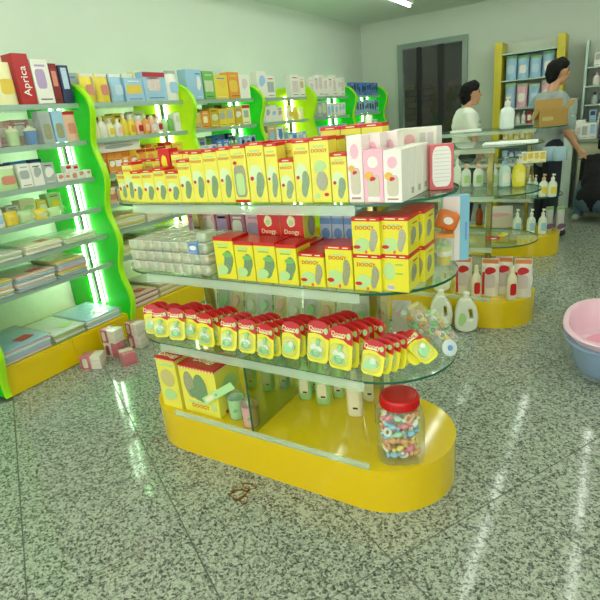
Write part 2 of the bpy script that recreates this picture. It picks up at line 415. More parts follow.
def fold_stack(col, w, h, d, name='folded_textile_pack', film=True, cols=None):
    """folded cloths in a flat clear bag"""
    o = E_(name); n = max(2, round(h/.015)); hh = h/n; rr = random.Random(int(w*1e4)+int(h*1e4))
    for i in range(n):
        m = (cols or [col])[i % len(cols or [col])]
        O('folded_cloth', soft(round(w*(.94-.02*(i % 2)),3), round(d*.93,3), round(hh*.96,4), .006), m, o, (rr.uniform(-.006,.006), rr.uniform(-.012,.004), i*hh+.001), (0,0,rr.uniform(-.02,.02)))
    O('label_card', box(w*.30, d*.20, .001, 0), (WHITE, RED, PALEG)[n % 3], o, (w*.12, -d*.25, h+.0052), (0,0,.2))
    if film: O('clear_bag', soft(round(w*1.0,3), round(d,3), round(h+.004,4), .006), FILM, o, (0,0,0))
    return o

M_ = mat
cols = dict(
 red=M_('pk_red',(.72,.13,.14),.35), dred=M_('pk_dark_red',(.50,.10,.10),.35), white=WHITE, cream=CREAM, blue=M_('pk_blue',(.30,.52,.78),.35),
 lblue=M_('pk_light_blue',(.62,.78,.88),.35), grey=M_('pk_grey',(.66,.70,.68),.35), pink=PINK, yellow=M_('pk_yellow',(.92,.82,.25),.35),
 orange=M_('pk_orange',(.90,.60,.22),.35), green=M_('pk_green',(.45,.72,.35),.35), lgreen=M_('pk_light_green',(.74,.87,.62),.35), navy=M_('pk_navy',(.12,.18,.34),.35),
 tan=M_('pk_tan',(.80,.70,.48),.4), peach=M_('pk_peach',(.93,.74,.62),.4), lilac=M_('pk_lilac',(.72,.62,.78),.35), brown=M_('pk_brown',(.45,.28,.16),.4), ochre=M_('pk_ochre',(.80,.66,.14),.35))
art = dict(
 baby=patch('art_nursery', [(.55,.70,.85),(.93,.93,.92),(.90,.72,.66),(.40,.36,.34)], 16), yel=patch('art_yellow', [(.95,.90,.55),(.92,.80,.20),(.85,.55,.15)], 18),
 blu=patch('art_blue', [(.30,.50,.75),(.75,.86,.93),(.93,.93,.92)], 18), red=patch('art_red', [(.93,.9,.86),(.80,.25,.22),(.92,.80,.5)], 20), grn=patch('art_green', [(.4,.65,.35),(.85,.9,.8),(.93,.85,.4)], 20))

BAY_N = ['nearest wall bay', 'second wall bay', 'third wall bay', 'fourth wall bay', 'fifth wall bay', 'farthest wall bay']
SH_N = {0:'bottom deck', 1:'lowest glass shelf', 2:'second lowest shelf', 3:'third shelf up', 4:'fourth shelf up', 5:'fifth shelf up', 6:'top shelf'}
def shelf_z(s): return .2045 if s == 0 else SZ[s-1]+.0005
def row(k, s, y, items, inset=.03, gap=.008, second=True):
    """items: (maker, look, category, width, height, depth) set side by side from near to far, fronts to the aisle"""
    n = 0
    for mk, look, cat, wd, h, d in items:
        if wd < 0: y += -wd; continue
        o = mk(wd, h, d)
        o.location = (XF-inset-d/2-random.uniform(0,.012), y+wd/2, shelf_z(s)); o.rotation_euler = (0,0,PI/2+random.uniform(-.05,.05)*(wd < .14))
        n += 1
        tag(o, '%s, %s, %s, %s from left' % (look, SH_N[s], BAY_N[k].replace('wall ', ''), ordn(n-1)), cat, 'goods on the %s of the %s' % (SH_N[s], BAY_N[k]))
        y += wd+gap
def C(c, lab=None, band=None, win=None, nm='carton'):
    return lambda w, h, d: carton(cols[c], w, h, d, nm, art.get(lab) if lab in art else (cols[lab] if lab else None), cols[band] if band else None, win)
def B(c, cap='white', pump=False, lab=None, nm='bottle', sq=2.4): return lambda w, h, d: bottle(cols[c], w, h, d, nm, cols[cap], pump, cols[lab] if lab else None, (nm, c), sq)
def Pp(c, top=None, lab=None, nm='pouch'): return lambda w, h, d: pouch(cols[c], w, h, d, nm, cols[top] if top else None, art.get(lab) if lab in art else (cols[lab] if lab else None))
def CP(c): return lambda w, h, d: cup_pack(cols[c], w, h, d)
def FS(*c, film=True, nm='folded_textile_pack'): return lambda w, h, d: fold_stack(cols[c[0]], w, h, d, nm, film, [cols[q] for q in c])
def aprica(w, h, d):
    o = carton(cols['red'], w, h, d)
    lettering(o, 'Aprica', WHITE, 0, h*.46, -d/2-.001, .068, -PI/2); return o
SKIP = lambda g: (None, '', '', -g, 0, 0)
# nearest bay
row(0, 6, 1.815, [(Pp('yellow',None,'yel'),'yellow and white bag','bag',.15,.27,.08),(Pp('cream',None,'yel'),'cream bag with yellow print','bag',.14,.25,.07),
  (aprica,'red carton with white upright brand lettering','box',.105,.30,.12),(C('white','lilac'),'white carton with pink and grey print','box',.12,.27,.1),(C('dred','red'),'dark red carton','box',.06,.25,.1),(C('navy','blu'),'blue and white striped carton','box',.075,.24,.1)])
row(0, 5, 1.63, [(CP('white'),'white cup in clear box','cup',.11,.16,.09),(CP('peach'),'peach cup in clear box','cup',.08,.15,.09),(CP('pink'),'pink cup in clear box','cup',.115,.155,.09),(CP('lgreen'),'lime green cup in clear box','cup',.115,.155,.09),(CP('blue'),'blue cup in clear box','cup',.115,.155,.09),
  (C('grey',None,None,WINDOWG),'tall grey bottle carton with window','box',.082,.205,.08),(C('lblue',None,None,WINDOWG),'tall pale blue bottle carton with window','box',.082,.205,.08),(Pp('peach','red','red'),'pink card pack with red header','packet',.10,.20,.03)])
row(0, 4, 1.68, [(C('lgreen','grn'),'pale green carton','box',.13,.14,.1),(Pp('lgreen','white','red'),'pale green gift pack','packet',.15,.15,.08),(C('white','grey'),'white and grey carton','box',.08,.15,.08),(C('white','grey'),'white and grey carton','box',.08,.145,.08),(C('grey','white'),'grey and white carton','box',.085,.14,.08)]
  + [(C('white','red'),'small white box with red square','box',.052,.055,.06)]*5, gap=.005)
row(0, 3, 1.62, [(B('white','white',True,'red'),'white pump bottle with pink label','bottle',.09,.17,.06),(B('white','blue',True,'lblue'),'white bottle with blue pump','bottle',.10,.18,.06),(Pp('yellow',None,'yel'),'small yellow packet','packet',.09,.09,.06),(Pp('lgreen',None,'grn'),'small green packet','packet',.10,.08,.06),(Pp('yellow',None,'grn'),'yellow and green packet','packet',.09,.07,.05),(Pp('lgreen'),'pale green packet','packet',.10,.06,.05)], inset=.06)
row(0, 2, 1.55, [(FS('white','lgreen'),'white folded cloth in clear bag','textile',.30,.05,.34),(FS('white','cream'),'white and green wrapped cloth bundle','textile',.29,.06,.34),(FS('lgreen','white'),'pale green wrapped cloth bundle','textile',.28,.05,.34)], inset=.01)
row(0, 1, 1.53, [(FS('lblue','yellow','white','peach','white'),'stack of striped pastel cloths','textile',.20,.11,.34),(FS('grey','lblue','peach','white'),'grey and pink folded garment stack','textile',.30,.10,.34),(FS('lblue','grey','yellow','tan','pink'),'tall pastel folded garment stack','textile',.26,.12,.34)], inset=.012)
row(0, 0, 1.52, [(FS('white','pink','lblue','lblue'),'large blue bedding pack in clear bag','textile',.36,.10,.44),(FS('green','white','tan'),'bedding pack with brown and green pattern','textile',.27,.07,.44),(FS('white','lblue','lgreen'),'pale green bedding pack in clear bag','textile',.33,.07,.44)], inset=.012)
# upright small red boxes, second layer
for i, yy in enumerate((2.345, 2.40)):
    o = carton(WHITE, .052, .05, .06, 'carton', cols['red']); o.location = (XF-.075, yy, shelf_z(4)+.056); o.rotation_euler = (0,0,PI/2)
    tag(o, 'small white and red box stacked as upper layer, nearest wall bay, %s from left' % ordn(i), 'box', 'stacked small red boxes')
# second bay
row(1, 6, 2.60, [(Pp('yellow','white','red'),'yellow and red gift bag with white handle','bag',.12,.20,.07),(Pp('yellow','white','red'),'yellow and red gift bag with white handle','bag',.12,.20,.07),(Pp('lblue','white','blu'),'blue and white bag','bag',.12,.20,.07),
  (C('lblue','yel'),'blue carton with yellow picture','box',.19,.17,.08),(C('lblue','baby','red'),'pale blue picture carton with red band','box',.25,.22,.08),(Pp('white','grey','lblue'),'white and grey bag','bag',.16,.24,.08)])
row(1, 5, 2.60, [(B('cream','lgreen'),'cream bottle with pale green cap','bottle',.07,.16,.05),(B('white','cream'),'white bottle with cream cap','bottle',.07,.15,.05),(B('cream','white',False,'yellow'),'cream bottle with yellow label','bottle',.065,.13,.05),(B('white','cream',False,'peach'),'white bottle with peach label','bottle',.07,.13,.05),(B('yellow','cream'),'yellow bottle with cream cap','bottle',.06,.16,.05),
  (B('yellow','white',False,'orange'),'yellow bottle with orange label','bottle',.07,.15,.05),(B('peach','white',False,'red'),'peach bottle with red label','bottle',.07,.14,.05),(B('orange','lgreen',False,'peach'),'orange bottle with green cap','bottle',.065,.15,.05),(B('peach','cream',False,'white'),'peach bottle with white label','bottle',.065,.14,.05),(B('white','pink',False,'red'),'white bottle with pink cap','bottle',.065,.14,.05),(B('lgreen','blue'),'pale green bottle with blue cap','bottle',.065,.13,.05),(B('green','lgreen'),'green bottle with pale cap','bottle',.06,.14,.05),(C('white','grn'),'white and green box','box',.07,.15,.05)], gap=.005)
row(1, 4, 2.60, [(C('orange','white'),'orange carton with white label','box',.07,.11,.08)]*5 + [(C('yellow','orange','red'),'yellow carton with red band','box',.10,.15,.08),(C('yellow','orange','red'),'yellow carton with red band','box',.10,.15,.08),(C('yellow','orange','red'),'yellow carton with red band','box',.10,.15,.08),(C('red','yellow'),'red carton with yellow picture','box',.09,.18,.08),(C('yellow','orange'),'yellow carton with orange print','box',.13,.17,.08)], gap=.004)
o = carton(WHITE, .44, .075, .12, 'long_carton', cols['grey']); o.location = (XF-.17, 2.85, shelf_z(4)+.12); o.rotation_euler = (0,0,PI/2)
o.location.z = shelf_z(4)+.1515; o.location.x = XF-.15
for i in range(6):
    q = carton(cols['orange'], .07, .15, .08, 'carton'); q.location = (XF-.16, 2.635+.074*i, shelf_z(4)); q.rotation_euler = (0,0,PI/2)
    tag(q, 'orange carton carrying the long white box, second wall bay, %s from left' % ordn(i), 'box', 'orange cartons below the long white box')
tag(o, 'long white carton lying on orange boxes, second wall bay', 'box')
row(1, 3, 2.60, [(Pp('peach','white','red'),'peach packet','packet',.11,.12,.05),(Pp('tan','white','yel'),'tan packet','packet',.10,.10,.05),(C('white','yel'),'white and yellow box','box',.11,.13,.08),(C('peach','red'),'peach and red box','box',.10,.12,.08),(C('yellow','yel'),'yellow box','box',.11,.12,.08),(C('white','grn'),'white and green box','box',.11,.13,.08),(C('yellow','orange'),'yellow and orange box','box',.12,.14,.08)])
row(1, 2, 2.58, [(FS('cream','lgreen','yellow','white'),'cream and yellow folded cloth stack','textile',.36,.10,.34),(FS('white','cream'),'white folded cloth stack','textile',.28,.08,.34),(FS('white','lblue'),'white and blue folded cloth stack','textile',.26,.10,.34)], inset=.012)
row(1, 1, 2.58, [(FS('lgreen','cream','yellow'),'green and yellow folded cloth stack','textile',.32,.09,.34),(FS('yellow','lgreen','white'),'yellow and white folded cloth stack','textile',.32,.12,.34),(FS('white','grey'),'white and grey folded cloth stack','textile',.28,.10,.34)], inset=.012)
row(1, 0, 2.58, [(FS('peach','white','red'),'peach and white folded pack','textile',.34,.10,.42),(FS('yellow','white','ochre'),'yellow wrapped pack','textile',.32,.12,.42),(FS('white','lgreen'),'white and pale green pack','textile',.30,.10,.42)], inset=.012)
# third bay
row(2, 6, 3.68, [(C('lblue'),'tall pale blue carton','box',.11,.25,.10),(C('lblue','white'),'pale blue and white carton','box',.10,.25,.10),(C('green','grn'),'pale green picture carton','box',.15,.24,.10),(C('yellow','yel'),'golden yellow carton','box',.20,.21,.10),(C('orange','yel'),'orange picture carton','box',.17,.24,.10),(C('white','baby'),'white picture carton','box',.18,.22,.10)])
row(2, 5, 3.66, [(C('tan','yel'),'tan and yellow carton','box',.15,.14,.08),(C('orange','cream'),'orange carton','box',.10,.15,.08),(C('ochre','grn'),'olive yellow carton','box',.13,.17,.08),(C('yellow','grey'),'yellow carton with grey print','box',.12,.16,.08),(C('yellow','grey'),'yellow carton with grey print','box',.12,.17,.08),(C('ochre','white'),'ochre carton with white print','box',.12,.17,.08),(C('cream','grey','red'),'cream carton with red band','box',.13,.19,.08)])
row(2, 4, 3.68, [(C('white','blue'),'white carton with blue print','box',.09,.11,.06)]*3+[(C('blue','white'),'blue carton with white print','box',.09,.14,.06)]*2+[(B('green','white'),'green bottle','bottle',.05,.12,.05)]*3+[(C('lblue','navy'),'pale blue carton','box',.09,.15,.06)]*3)
# fourth bay
row(3, 6, 4.76, [(C('white','lblue'),'white carton with blue print','box',.17,.26,.08),(C('white','grey'),'white carton','box',.16,.22,.08),SKIP(.34),(C('white','baby'),'white picture carton','box',.17,.24,.08),(C('white','tan'),'white carton with tan print','box',.13,.22,.08)])
row(3, 5, 4.74, [(C('white','red'),'white and red box','box',.10,.14,.06),(C('white','grey'),'white and grey box','box',.10,.16,.06),(C('white','lblue'),'white and blue box','box',.12,.17,.06),(C('white','tan'),'white box with tan print','box',.12,.15,.06),SKIP(.12),(Pp('cream','yellow','yel'),'cream packet with yellow print','packet',.12,.16,.05),(Pp('yellow','white','yel'),'yellow packet','packet',.12,.14,.05),(Pp('cream','white'),'cream packet','packet',.10,.13,.05)])
row(3, 4, 4.74, [(C('white','yel'),'white box','box',.12,.15,.06),(C('tan','lblue'),'tan and blue carton','box',.16,.22,.08),(C('white','blue'),'white and blue carton','box',.13,.20,.06),SKIP(.1),(C('lblue','white'),'pale blue carton','box',.10,.13,.06),(C('lblue','blue'),'pale blue carton with darker print','box',.10,.12,.06),(C('white','lblue'),'white carton with pale blue print','box',.10,.12,.06),(C('lblue','white'),'pale blue box','box',.10,.12,.06)])
# fifth and farthest bays
row(4, 6, 5.86, [(C('white','baby'),'white carton with picture','box',.12,.21+.02*(i % 3),.06) for i in range(8)], gap=.006)
row(4, 5, 5.86, [(C('grey','grn'),'grey green carton','box',.14,.19,.06)]*3+[(C('white','lblue'),'white and pale blue carton','box',.10,.16,.06)]*5, gap=.006)
row(4, 4, 5.86, [(C('lblue','white'),'pale blue carton','box',.12,.15,.06)]*8, gap=.006)
row(5, 6, 7.04, [(C('blue','navy'),'blue and navy carton','box',.085,.17,.06)]*11, gap=.006)
row(5, 5, 7.04, [(C('lblue','navy'),'pale blue and navy carton','box',.085,.17+.02*(i % 3 == 0),.06) for i in range(11)], gap=.006)
row(5, 4, 7.04, [(C('white','lblue'),'white and pale blue carton','box',.11,.15,.06)]*8, gap=.006)

# second rows standing behind the front goods
def fillrow(k, s, y0, y1, hmin, hmax, pal, d=.09):
    y = y0; n = 0
    while y < y1-.06:
        wd = random.uniform(.075, .14); h = random.uniform(hmin, hmax)
        a, b = random.sample(pal, 2); o = carton(cols[a], wd, h, d, 'carton', cols[b]); n += 1
        o.location = (XF-.25-random.uniform(0,.03), y+wd/2, shelf_z(s)); o.rotation_euler = (0,0,PI/2)
        tag(o, '%s carton with %s print, back row, %s, %s, %s from left' % (CN[a], CN[b], SH_N[s], BAY_N[k].replace('wall ', ''), ordn(n-1)), 'box', 'back row goods on the wall shelves')
        y += wd+.012
CN = dict(red='red', dred='crimson', white='white', cream='cream', blue='blue', lblue='pale-blue', grey='grey', pink='pink', yellow='yellow', orange='orange', green='green', lgreen='pale-green', navy='navy', tan='tan', peach='peach', lilac='lilac', brown='brown', ochre='ochre')
fillrow(0, 5, 1.56, 2.50, .15, .19, ['lgreen','white','grey','red','peach'])
fillrow(0, 4, 1.56, 2.28, .15, .19, ['lblue','navy','white','blue','dred'])
fillrow(0, 3, 1.56, 2.36, .10, .16, ['white','yellow','cream','lgreen','grey'])
fillrow(1, 6, 2.60, 3.50, .20, .25, ['white','cream','lblue','grey'])
fillrow(1, 5, 2.60, 3.50, .15, .19, ['yellow','cream','brown','white','peach'])
fillrow(1, 4, 3.10, 3.50, .15, .19, ['orange','white','yellow','red'])
fillrow(1, 3, 2.60, 3.50, .13, .18, ['tan','white','yellow','peach'])
fillrow(2, 5, 3.68, 4.60, .17, .22, ['green','ochre','tan','brown'])
fillrow(2, 4, 3.68, 4.60, .15, .19, ['blue','green','white','navy'])
fillrow(3, 5, 4.74, 5.20, .17, .21, ['white','lblue','tan'])
fillrow(3, 4, 4.74, 5.60, .14, .19, ['white','lblue','cream'])
# pink and white multi-packs on the floor by the first divider
PPK = mat('raspberry_print', (.80,.28,.36), .35); PW = mat('pack_white', (.90,.86,.78), .4)
def multipack(label, loc, rz, w=.13, d=.10, h=.11, flip=False):
    o = E_('wrapped_multipack', loc, rz)
    for i in range(2):
        for j in range(3):
            c = O('small_box', box(w/2-.002, d-.004, h/3-.002), PW if (i+flip) % 2 else PPK, o, (-w/4+i*w/2, 0, j*h/3+.001))
    dec(o, 'printed_panel', RRECT, PPK if flip else PW, (-w/4), h*.5, w*.12, h*.36, -d/2-.0002)
    O('clear_film', soft(w+.002, d+.002, h+.002, .012), FILM, o, (0,0,0))
    tag(o, label, 'multipack', 'pink and white multi-packs on the floor'); return o
a = at(95, 366, z=0); multipack('pink and white film-wrapped pack lying nearest the yellow kick board', (a.x,a.y,0), .5, .15, .11, .10)
a = at(113, 358, z=0); multipack('white and pink wrapped pack standing under the upper pack', (a.x-.03,a.y+.06,0), .3, .12, .10, .11, True)
multipack('pink and white wrapped pack lying on top of another pack', (a.x-.03,a.y+.06,.113), .1, .14, .10, .10)
a = at(129, 362, z=0); multipack('white topped wrapped pack lying tilted on the floor in front', (a.x,a.y,0), -.5, .13, .10, .09, True)
a = at(135, 352, z=0); multipack('pink wrapped pack at the rear of the floor pile', (a.x-.06,a.y+.10,0), .2, .12, .10, .10)
multipack('pink wrapped pack on top at the rear of the floor pile', (a.x-.06,a.y+.10,.103), .0, .12, .10, .10)

# floor stains
ST = clear('rust_stain', (.75,.55,.30), .45, (.50,.30,.14), .4)
def ring(key, r, wv):
    def f(bm):
        n = 28; A, Bv = [], []
        for i in range(n):
            a = 2*PI*i/n; q = 1+.18*math.sin(3*a+wv)+.1*math.sin(5*a)
            A.append(bm.verts.new((r*q*math.cos(a), .8*r*q*math.sin(a), 0))); q2 = q*(.68+.12*math.sin(2*a+wv)); Bv.append(bm.verts.new((r*q2*math.cos(a), .8*r*q2*math.sin(a), 0)))
        for i in range(n): bm.faces.new((A[i], A[(i+1)%n], Bv[(i+1)%n], Bv[i]))
    return mesh_from(('stain', key), f)
for i, (px, py, r) in enumerate(((248,487,.035),(239,494,.045),(244,500,.025),(156,441,.022),(163,438,.016))):
    a = at(px, py, z=0); O('stain', ring(i, r, i*1.3), ST, floor, (a.x-floor.location.x, a.y-floor.location.y, .1006), (0,0,i))

# ------------------------------------------------------------------ glass gondolas
Z1, Z2, Z3, Z4 = .204, .605, .956, 1.268
R_ = .304
def stadium(x0, x1, r, n=20):
    p = []
    for i in range(n+1): a = -PI/2 + PI*i/n; p.append((x1+r*math.cos(a), r*math.sin(a)))
    for i in range(n+1): a = PI/2 + PI*i/n; p.append((x0+r*math.cos(a), r*math.sin(a)))
    return p
def prism(key, pts, h, two=False, bev=0):
    def f(bm):
        a = [bm.verts.new((x, y, 0)) for x, y in pts]; b = [bm.verts.new((x, y, h)) for x, y in pts]; n = len(pts)
        t = bm.faces.new(b); bm.faces.new(a[::-1])
        for i in range(n):
            q = bm.faces.new((a[i], a[(i+1)%n], b[(i+1)%n], b[i])); q.material_index = 1 if two else 0; q.smooth = True
        if bev: bmesh.ops.bevel(bm, geom=list(t.edges), offset=bev, segments=2, affect='EDGES', profile=.5)
    me = mesh_from(('stadium', key), f)
    if two and len(me.materials) < 2: me.materials.append(None)
    try: me.set_sharp_from_angle(angle=.6)
    except Exception: pass
    return me
LEN = 1.0
def gondola(x1, y0, label, L=LEN, rails=True):
    g = E_('glass_gondola', (x1-L/2, y0+R_, 0)); tag(g, label, 'display stand', 'oval glass and yellow display stands')
    base = O('base_plinth', prism(('plinth', L), stadium(-L/2, L/2, R_), Z1, bev=.004), YEL, g)
    for z in (Z2, Z3, Z4):
        s = O('glass_shelf', prism(('shelf', L), stadium(-L/2, L/2, R_-.001), .010, True), None, g, (0,0,z-.010))
        for i, m in enumerate((GLASS, EDGE)): s.material_slots[i].link = 'OBJECT'; s.material_slots[i].material = m
        if rails:
            for sg in (-1, 1):
                O('price_rail', box(L+.06, .006, .032, .001), RAILM, s, (.02, sg*(R_+.003), -.024))
                O('rail_lip', box(L+.06, .009, .005, .001), RAILM, s, (.02, sg*(R_+.010), -.026))
    for sg in (-1, 1): O('post', box(.038, .038, Z4-.010-Z1, .003), CHROME, g, (sg*(L/2-.04), .03, Z1))
    for sg in (-1, 1):
        rr = O('price_rail', box(L+.06, .007, .030, .001), RAILM, g, (.02, sg*(R_-.0035), Z1+.0005))
        O('rail_lip', box(L+.06, .010, .006, .002), RAILM, rr, (0, sg*.002, .013))
    return g
XR = -.777
g1 = gondola(XR, 1.538, 'nearest oval yellow and glass display stand full of boxes')
gx, gy = g1.location.x, g1.location.y
O('glass_divider', box(.008, .54, Z2-.012-Z1), clear('divider_glass', (.80,.88,.70), .10, (.55,.62,.25)), g1, (-1.312-gx, 1.83-gy, Z1+.0005))
O('divider_edge', box(.0085, .004, Z2-.012-Z1, 0), EDGE, g1, (-1.312-gx, 1.557-gy, Z1+.0005))
g2 = gondola(-.725, 3.57, 'middle oval yellow and glass display stand behind the nearest one')
g3 = gondola(-.735, 5.52, 'farthest oval yellow and glass display stand near the standing men')

def rows_tag(o, label, cat, group): return tag(o, label, cat, group)
# --- top shelf : yellow cartons
def frogbox(w, h, d, style=0, label='', col=None):
    """yellow baby-goods carton: red top band, pale green patch, die-cut window, red lettering, badge"""
    o = O('bottle_carton', box(w, d, h), col or BOXY2)
    f = -d/2-.0002
    b = O('top_band', box(w+.001, d+.001, .012, .0005), RED, o, (0,0,h-.0115))
    dec(b, 'band_print', RECT, CREAM, 0, .0058, w*.22, .0016, f-.0008)
    lettering(o, 'DOOGY', mat('orange_red_print', (.84,.36,.20), .4), 0, h*.80, f-.0004, min(.018, w*.22), name='brand_lettering')
    dec(o, 'slogan_line', RECT, PALEG, 0, h*.865, w*.28, .003, f)
    if style == 0:
        dec(o, 'green_patch', BLOB, PALEG2, -w*.08, h*.50, w*.40, h*.17, f)
        dec(o, 'box_window', PEANUT, WINDOW, w*.14, h*.31, w*.33, h*.22, f, .0014)
        dec(o, 'badge', DISC, RED, -w*.28, h*.41, w*.10, w*.10, f, .0016)
    elif style == 1:
        dec(o, 'green_patch', BLOB, PALEG, 0, h*.56, w*.35, h*.12, f)
        dec(o, 'box_window', DISC, WINDOWG, w*.06, h*.34, w*.30, h*.15, f, .0014)
        dec(o, 'badge', DISC, RED, w*.26, h*.13, w*.12, w*.08, f, .0014)
        dec(o, 'seal', DISC, PALEG, -w*.22, h*.11, w*.13, w*.13, f, .0014)
    elif style == 2:
        dec(o, 'box_window', RRECT, WINDOWG, 0, h*.38, w*.38, h*.28, f, .0014)
        dec(o, 'pale_bottle', RRECT, PALEG, 0, h*.33, w*.26, h*.19, f-.001, .0014)
        dec(o, 'foot_band', RECT, RED, 0, h*.03, w*.48, h*.025, f)
        dec(o, 'badge', DISC, RED, -w*.24, h*.70, w*.12, w*.10, f, .0014)
    return o
bx = [(110,124,173,0),(124,135,163,0),(135,145,171,0),(145,157,170,0),(157,169,168,0),(169,182,171,0),(182,195,159.5,0),(195,208,151,0),(208,222,149,0),(222,235.5,147,0),(235.5,250.5,145,2),(251,268.5,142,0),(269,281.3,143,0),(281.8,296.3,159,0),(296.6,312.8,139.5,0),(313,332,137,1),(332.5,348.5,153,0)]
for i, (a, b, yt, st) in enumerate(bx):
    x0 = at(a, 203, z=Z4).x; x1 = at(b, 203, z=Z4).x; wv = (x1-x0)-.0015
    h = at((a+b)/2, yt, Y=1.57).z - Z4
    d = .062
    yy = 1.572 + (.05 if i == 0 else .02 if i == 1 else 0)
    o = frogbox(wv, h, d, st); o.location = ((x0+x1)/2, yy+d/2, Z4+.0005); o.rotation_euler = (0,0,-.25 if i == 0 else -.1 if i == 1 else 0)
    if i == 0: o.location.x += .004
    tag(o, '%s yellow baby bottle carton with red top, %s from left in front row' % ('tall' if h > .19 else 'short', ordn(i)), 'box', 'yellow cartons on the top glass shelf')
# back rows on the top shelf
def backrow(x0, x1, y, n, h, d=.062, col=None, txt='second row'):
    wv = (x1-x0)/n
    for i in range(n):
        o = frogbox(wv-.003, h, d, 1 if i % 2 else 0, col=col); o.location = (x0+wv*(i+.5), y+d/2, Z4+.0005)
        tag(o, 'yellow carton with red top, %s on top glass shelf, %s from left' % (txt, ordn(i)), 'box', 'yellow cartons behind the front row')
backrow(-1.895, -1.72, 1.692, 3, .175, txt='left second row')
backrow(-1.64, -1.50, 1.66, 2, .20, txt='middle left second row')
backrow(-1.19, -.83, 1.645, 4, .215, txt='right second row')
backrow(-.945, -.70, 1.735, 3, .245, txt='third row')
o = O('carton', box(.065, .06, .215), RED); o.location = (-1.68, 1.69, Z4+.0005); dec(o, 'picture', CLOUD, BOXY, 0, .16, .018, .03, -.0302); lettering(o, 'DOOGY', CREAM, 0, .115, -.0308, .014, name='brand_lettering')
tag(o, 'red carton with yellow picture behind the short yellow cartons', 'box')
o = bottle(WHITE, .07, .27, .07, 'tall_white_tub', WHITE, key='tub'); o.location = (-.86, 1.99, Z4+.0005); tag(o, 'white tapered bottle rising behind the yellow cartons', 'bottle')
# white and pink cartons
def kbox(w, h, d, body, win=True, ribbon_=True):
    o = O('pink_bottle_carton', box(w, d, h), body); f = -d/2-.0002
    if win:
        dec(o, 'box_window', RRECT, GREYW, 0, h*.33, w*.31, h*.20, f, .0012)
        dec(o, 'gold_badge', CLOUD, mat('gold_badge', (.90,.70,.25), .3), -w*.22, h*.52, w*.22, w*.20, f-.0012, .0012)
        dec(o, 'red_bow', BLOB, RED, -w*.02, h*.46, w*.16, w*.13, f-.0012, .0014)
    dec(o, 'print_ring', DISC, PINK if body is not PINK else WHITE, 0, h*.77, w*.26, h*.11, f)
    dec(o, 'foot_print', RECT, mat('tiny_print', (.70,.55,.45), .5) if body is not PINK else WHITE, 0, h*.07, w*.30, h*.015 if body is not PINK else h*.05, f)
    return o
KX = [at(q, 203, z=Z4).x for q in (349, 364.3, 384, 402.5)]
PALEP = mat('blush_white_carton', (.95,.90,.88), .35, var=.03)
for i, (hh, m, lb) in enumerate(((.216, PALEP, 'tall white carton with bottle window and gold badge'), (.169, PINK, 'pink carton with bottle window and gold badge'), (.165, WHITE, 'short white carton with window and gold badge, frontmost of three'))):
    o = kbox(KX[i+1]-KX[i]-.0015, hh, .066, m); o.location = ((KX[i]+KX[i+1])/2, 1.572+.033, Z4+.0005); tag(o, lb, 'box', 'pink and white bottle cartons')
wk = KX[3]-KX[2]-.0015
for j in (1, 2, 3):
    o = kbox(wk, .165, .066, WHITE); o.location = ((KX[2]+KX[3])/2, 1.605+.0685*j, Z4+.0005)
    dec(o, 'barcode', RECT, mat('grey_green_print', (.62,.68,.58), .5), 0, .025, .012, .010, wk/2+.0002, .0006, side=1)
    tag(o, 'short white bottle carton, %s behind the frontmost' % ordn(j-1), 'box', 'white cartons in a row going back')
for j in (1, 2):
    o = kbox(KX[1]-KX[0]-.002, .216, .062, PALEP, False); o.location = ((KX[0]+KX[1])/2+.035*j, 1.605+.068*j, Z4+.0005); tag(o, 'tall white carton behind the pink one, %s back' % ordn(j-1), 'box', 'tall white cartons going back')
o = O('wide_carton', box(.165, .07, .212), WHITE); o.location = (at(415,128,Y=1.95).x, 1.98, Z4+.0005); f = -.0352
dec(o, 'red_panel', RRECT, mat('brick_red_print', (.75,.25,.20), .35), -.062, .165, .014, .030, f); dec(o, 'print_ring', DISC, PINK, -.02, .165, .022, .026, f)
for q in (.03, .06): dec(o, 'grey_text', RECT, mat('faint_grey_print', (.82,.80,.80), .5), q, .16, .011, .034, f)
tag(o, 'wide white carton with red corner panel at the back right', 'box')
o = O('pink_back_carton', box(.082, .062, .155), mat('rose_red_carton', (.82,.36,.38), .35)); a = at(438, 191, z=Z4); o.location = (-.537, 1.862, Z4+.0005); o.rotation_euler = (0,0,.42)
dec(o, 'text_panel', RRECT, WHITE, .0, .08, .032, .069, -.0312)
for q in range(9): dec(o, 'text_line', RECT, mat('faint_grey_print'), 0, .135-.013*q, .027, .0012, -.0322, .0004)
tag(o, 'rose red carton turned to show its white text panel', 'box')

# --- second shelf
CASE = clear('frosted_case', (.98,.99,.97), .30, (.96,.98,.88), .08)
CASEL = clear('frosted_lid', (.98,.99,.97), .40, (.98,.99,.94), .06)
inner = [mat('case_fill_%d' % i, c, .4) for i, c in enumerate([(.86,.88,.70),(.90,.84,.66),(.78,.88,.74),(.88,.82,.74)])]
cw, chh = .0515, .0485
n_case = 0
for dz in range(3):
    for i in range(9):
        for dy in range(3):
            if dy and dz < 2 and i: continue
            if dz == 2 and i == 7 and dy == 0: continue
            x = -1.872 + i*(cw+.0012); o = O('clear_case', soft(cw-.002, .085, chh-.002, .011), CASE)
            o.location = (x, 1.60+dy*.087, Z3+.0006+dz*chh)
            c = O('contents', soft(.030, .05, .024, .008), inner[(i*3+dz+dy) % 4], o, (0,0,.010))
            O('lid_rim', soft(cw-.006, .079, .008, .003), CASEL, o, (0,0,chh-.0105))
            tag(o, 'small clear plastic case, %s layer, %s from left, %s row back' % (['bottom','middle','top'][dz], ordn(i), ordn(dy)), 'case', 'clear cases stacked on the second glass shelf')
o = carton(BLUEP, .048, .046, .08, 'small_carton', WHITE); o.location = (-1.872+7*(cw+.0012), 1.60, Z3+.0006+2*chh); tag(o, 'small blue box among the clear cases', 'box')
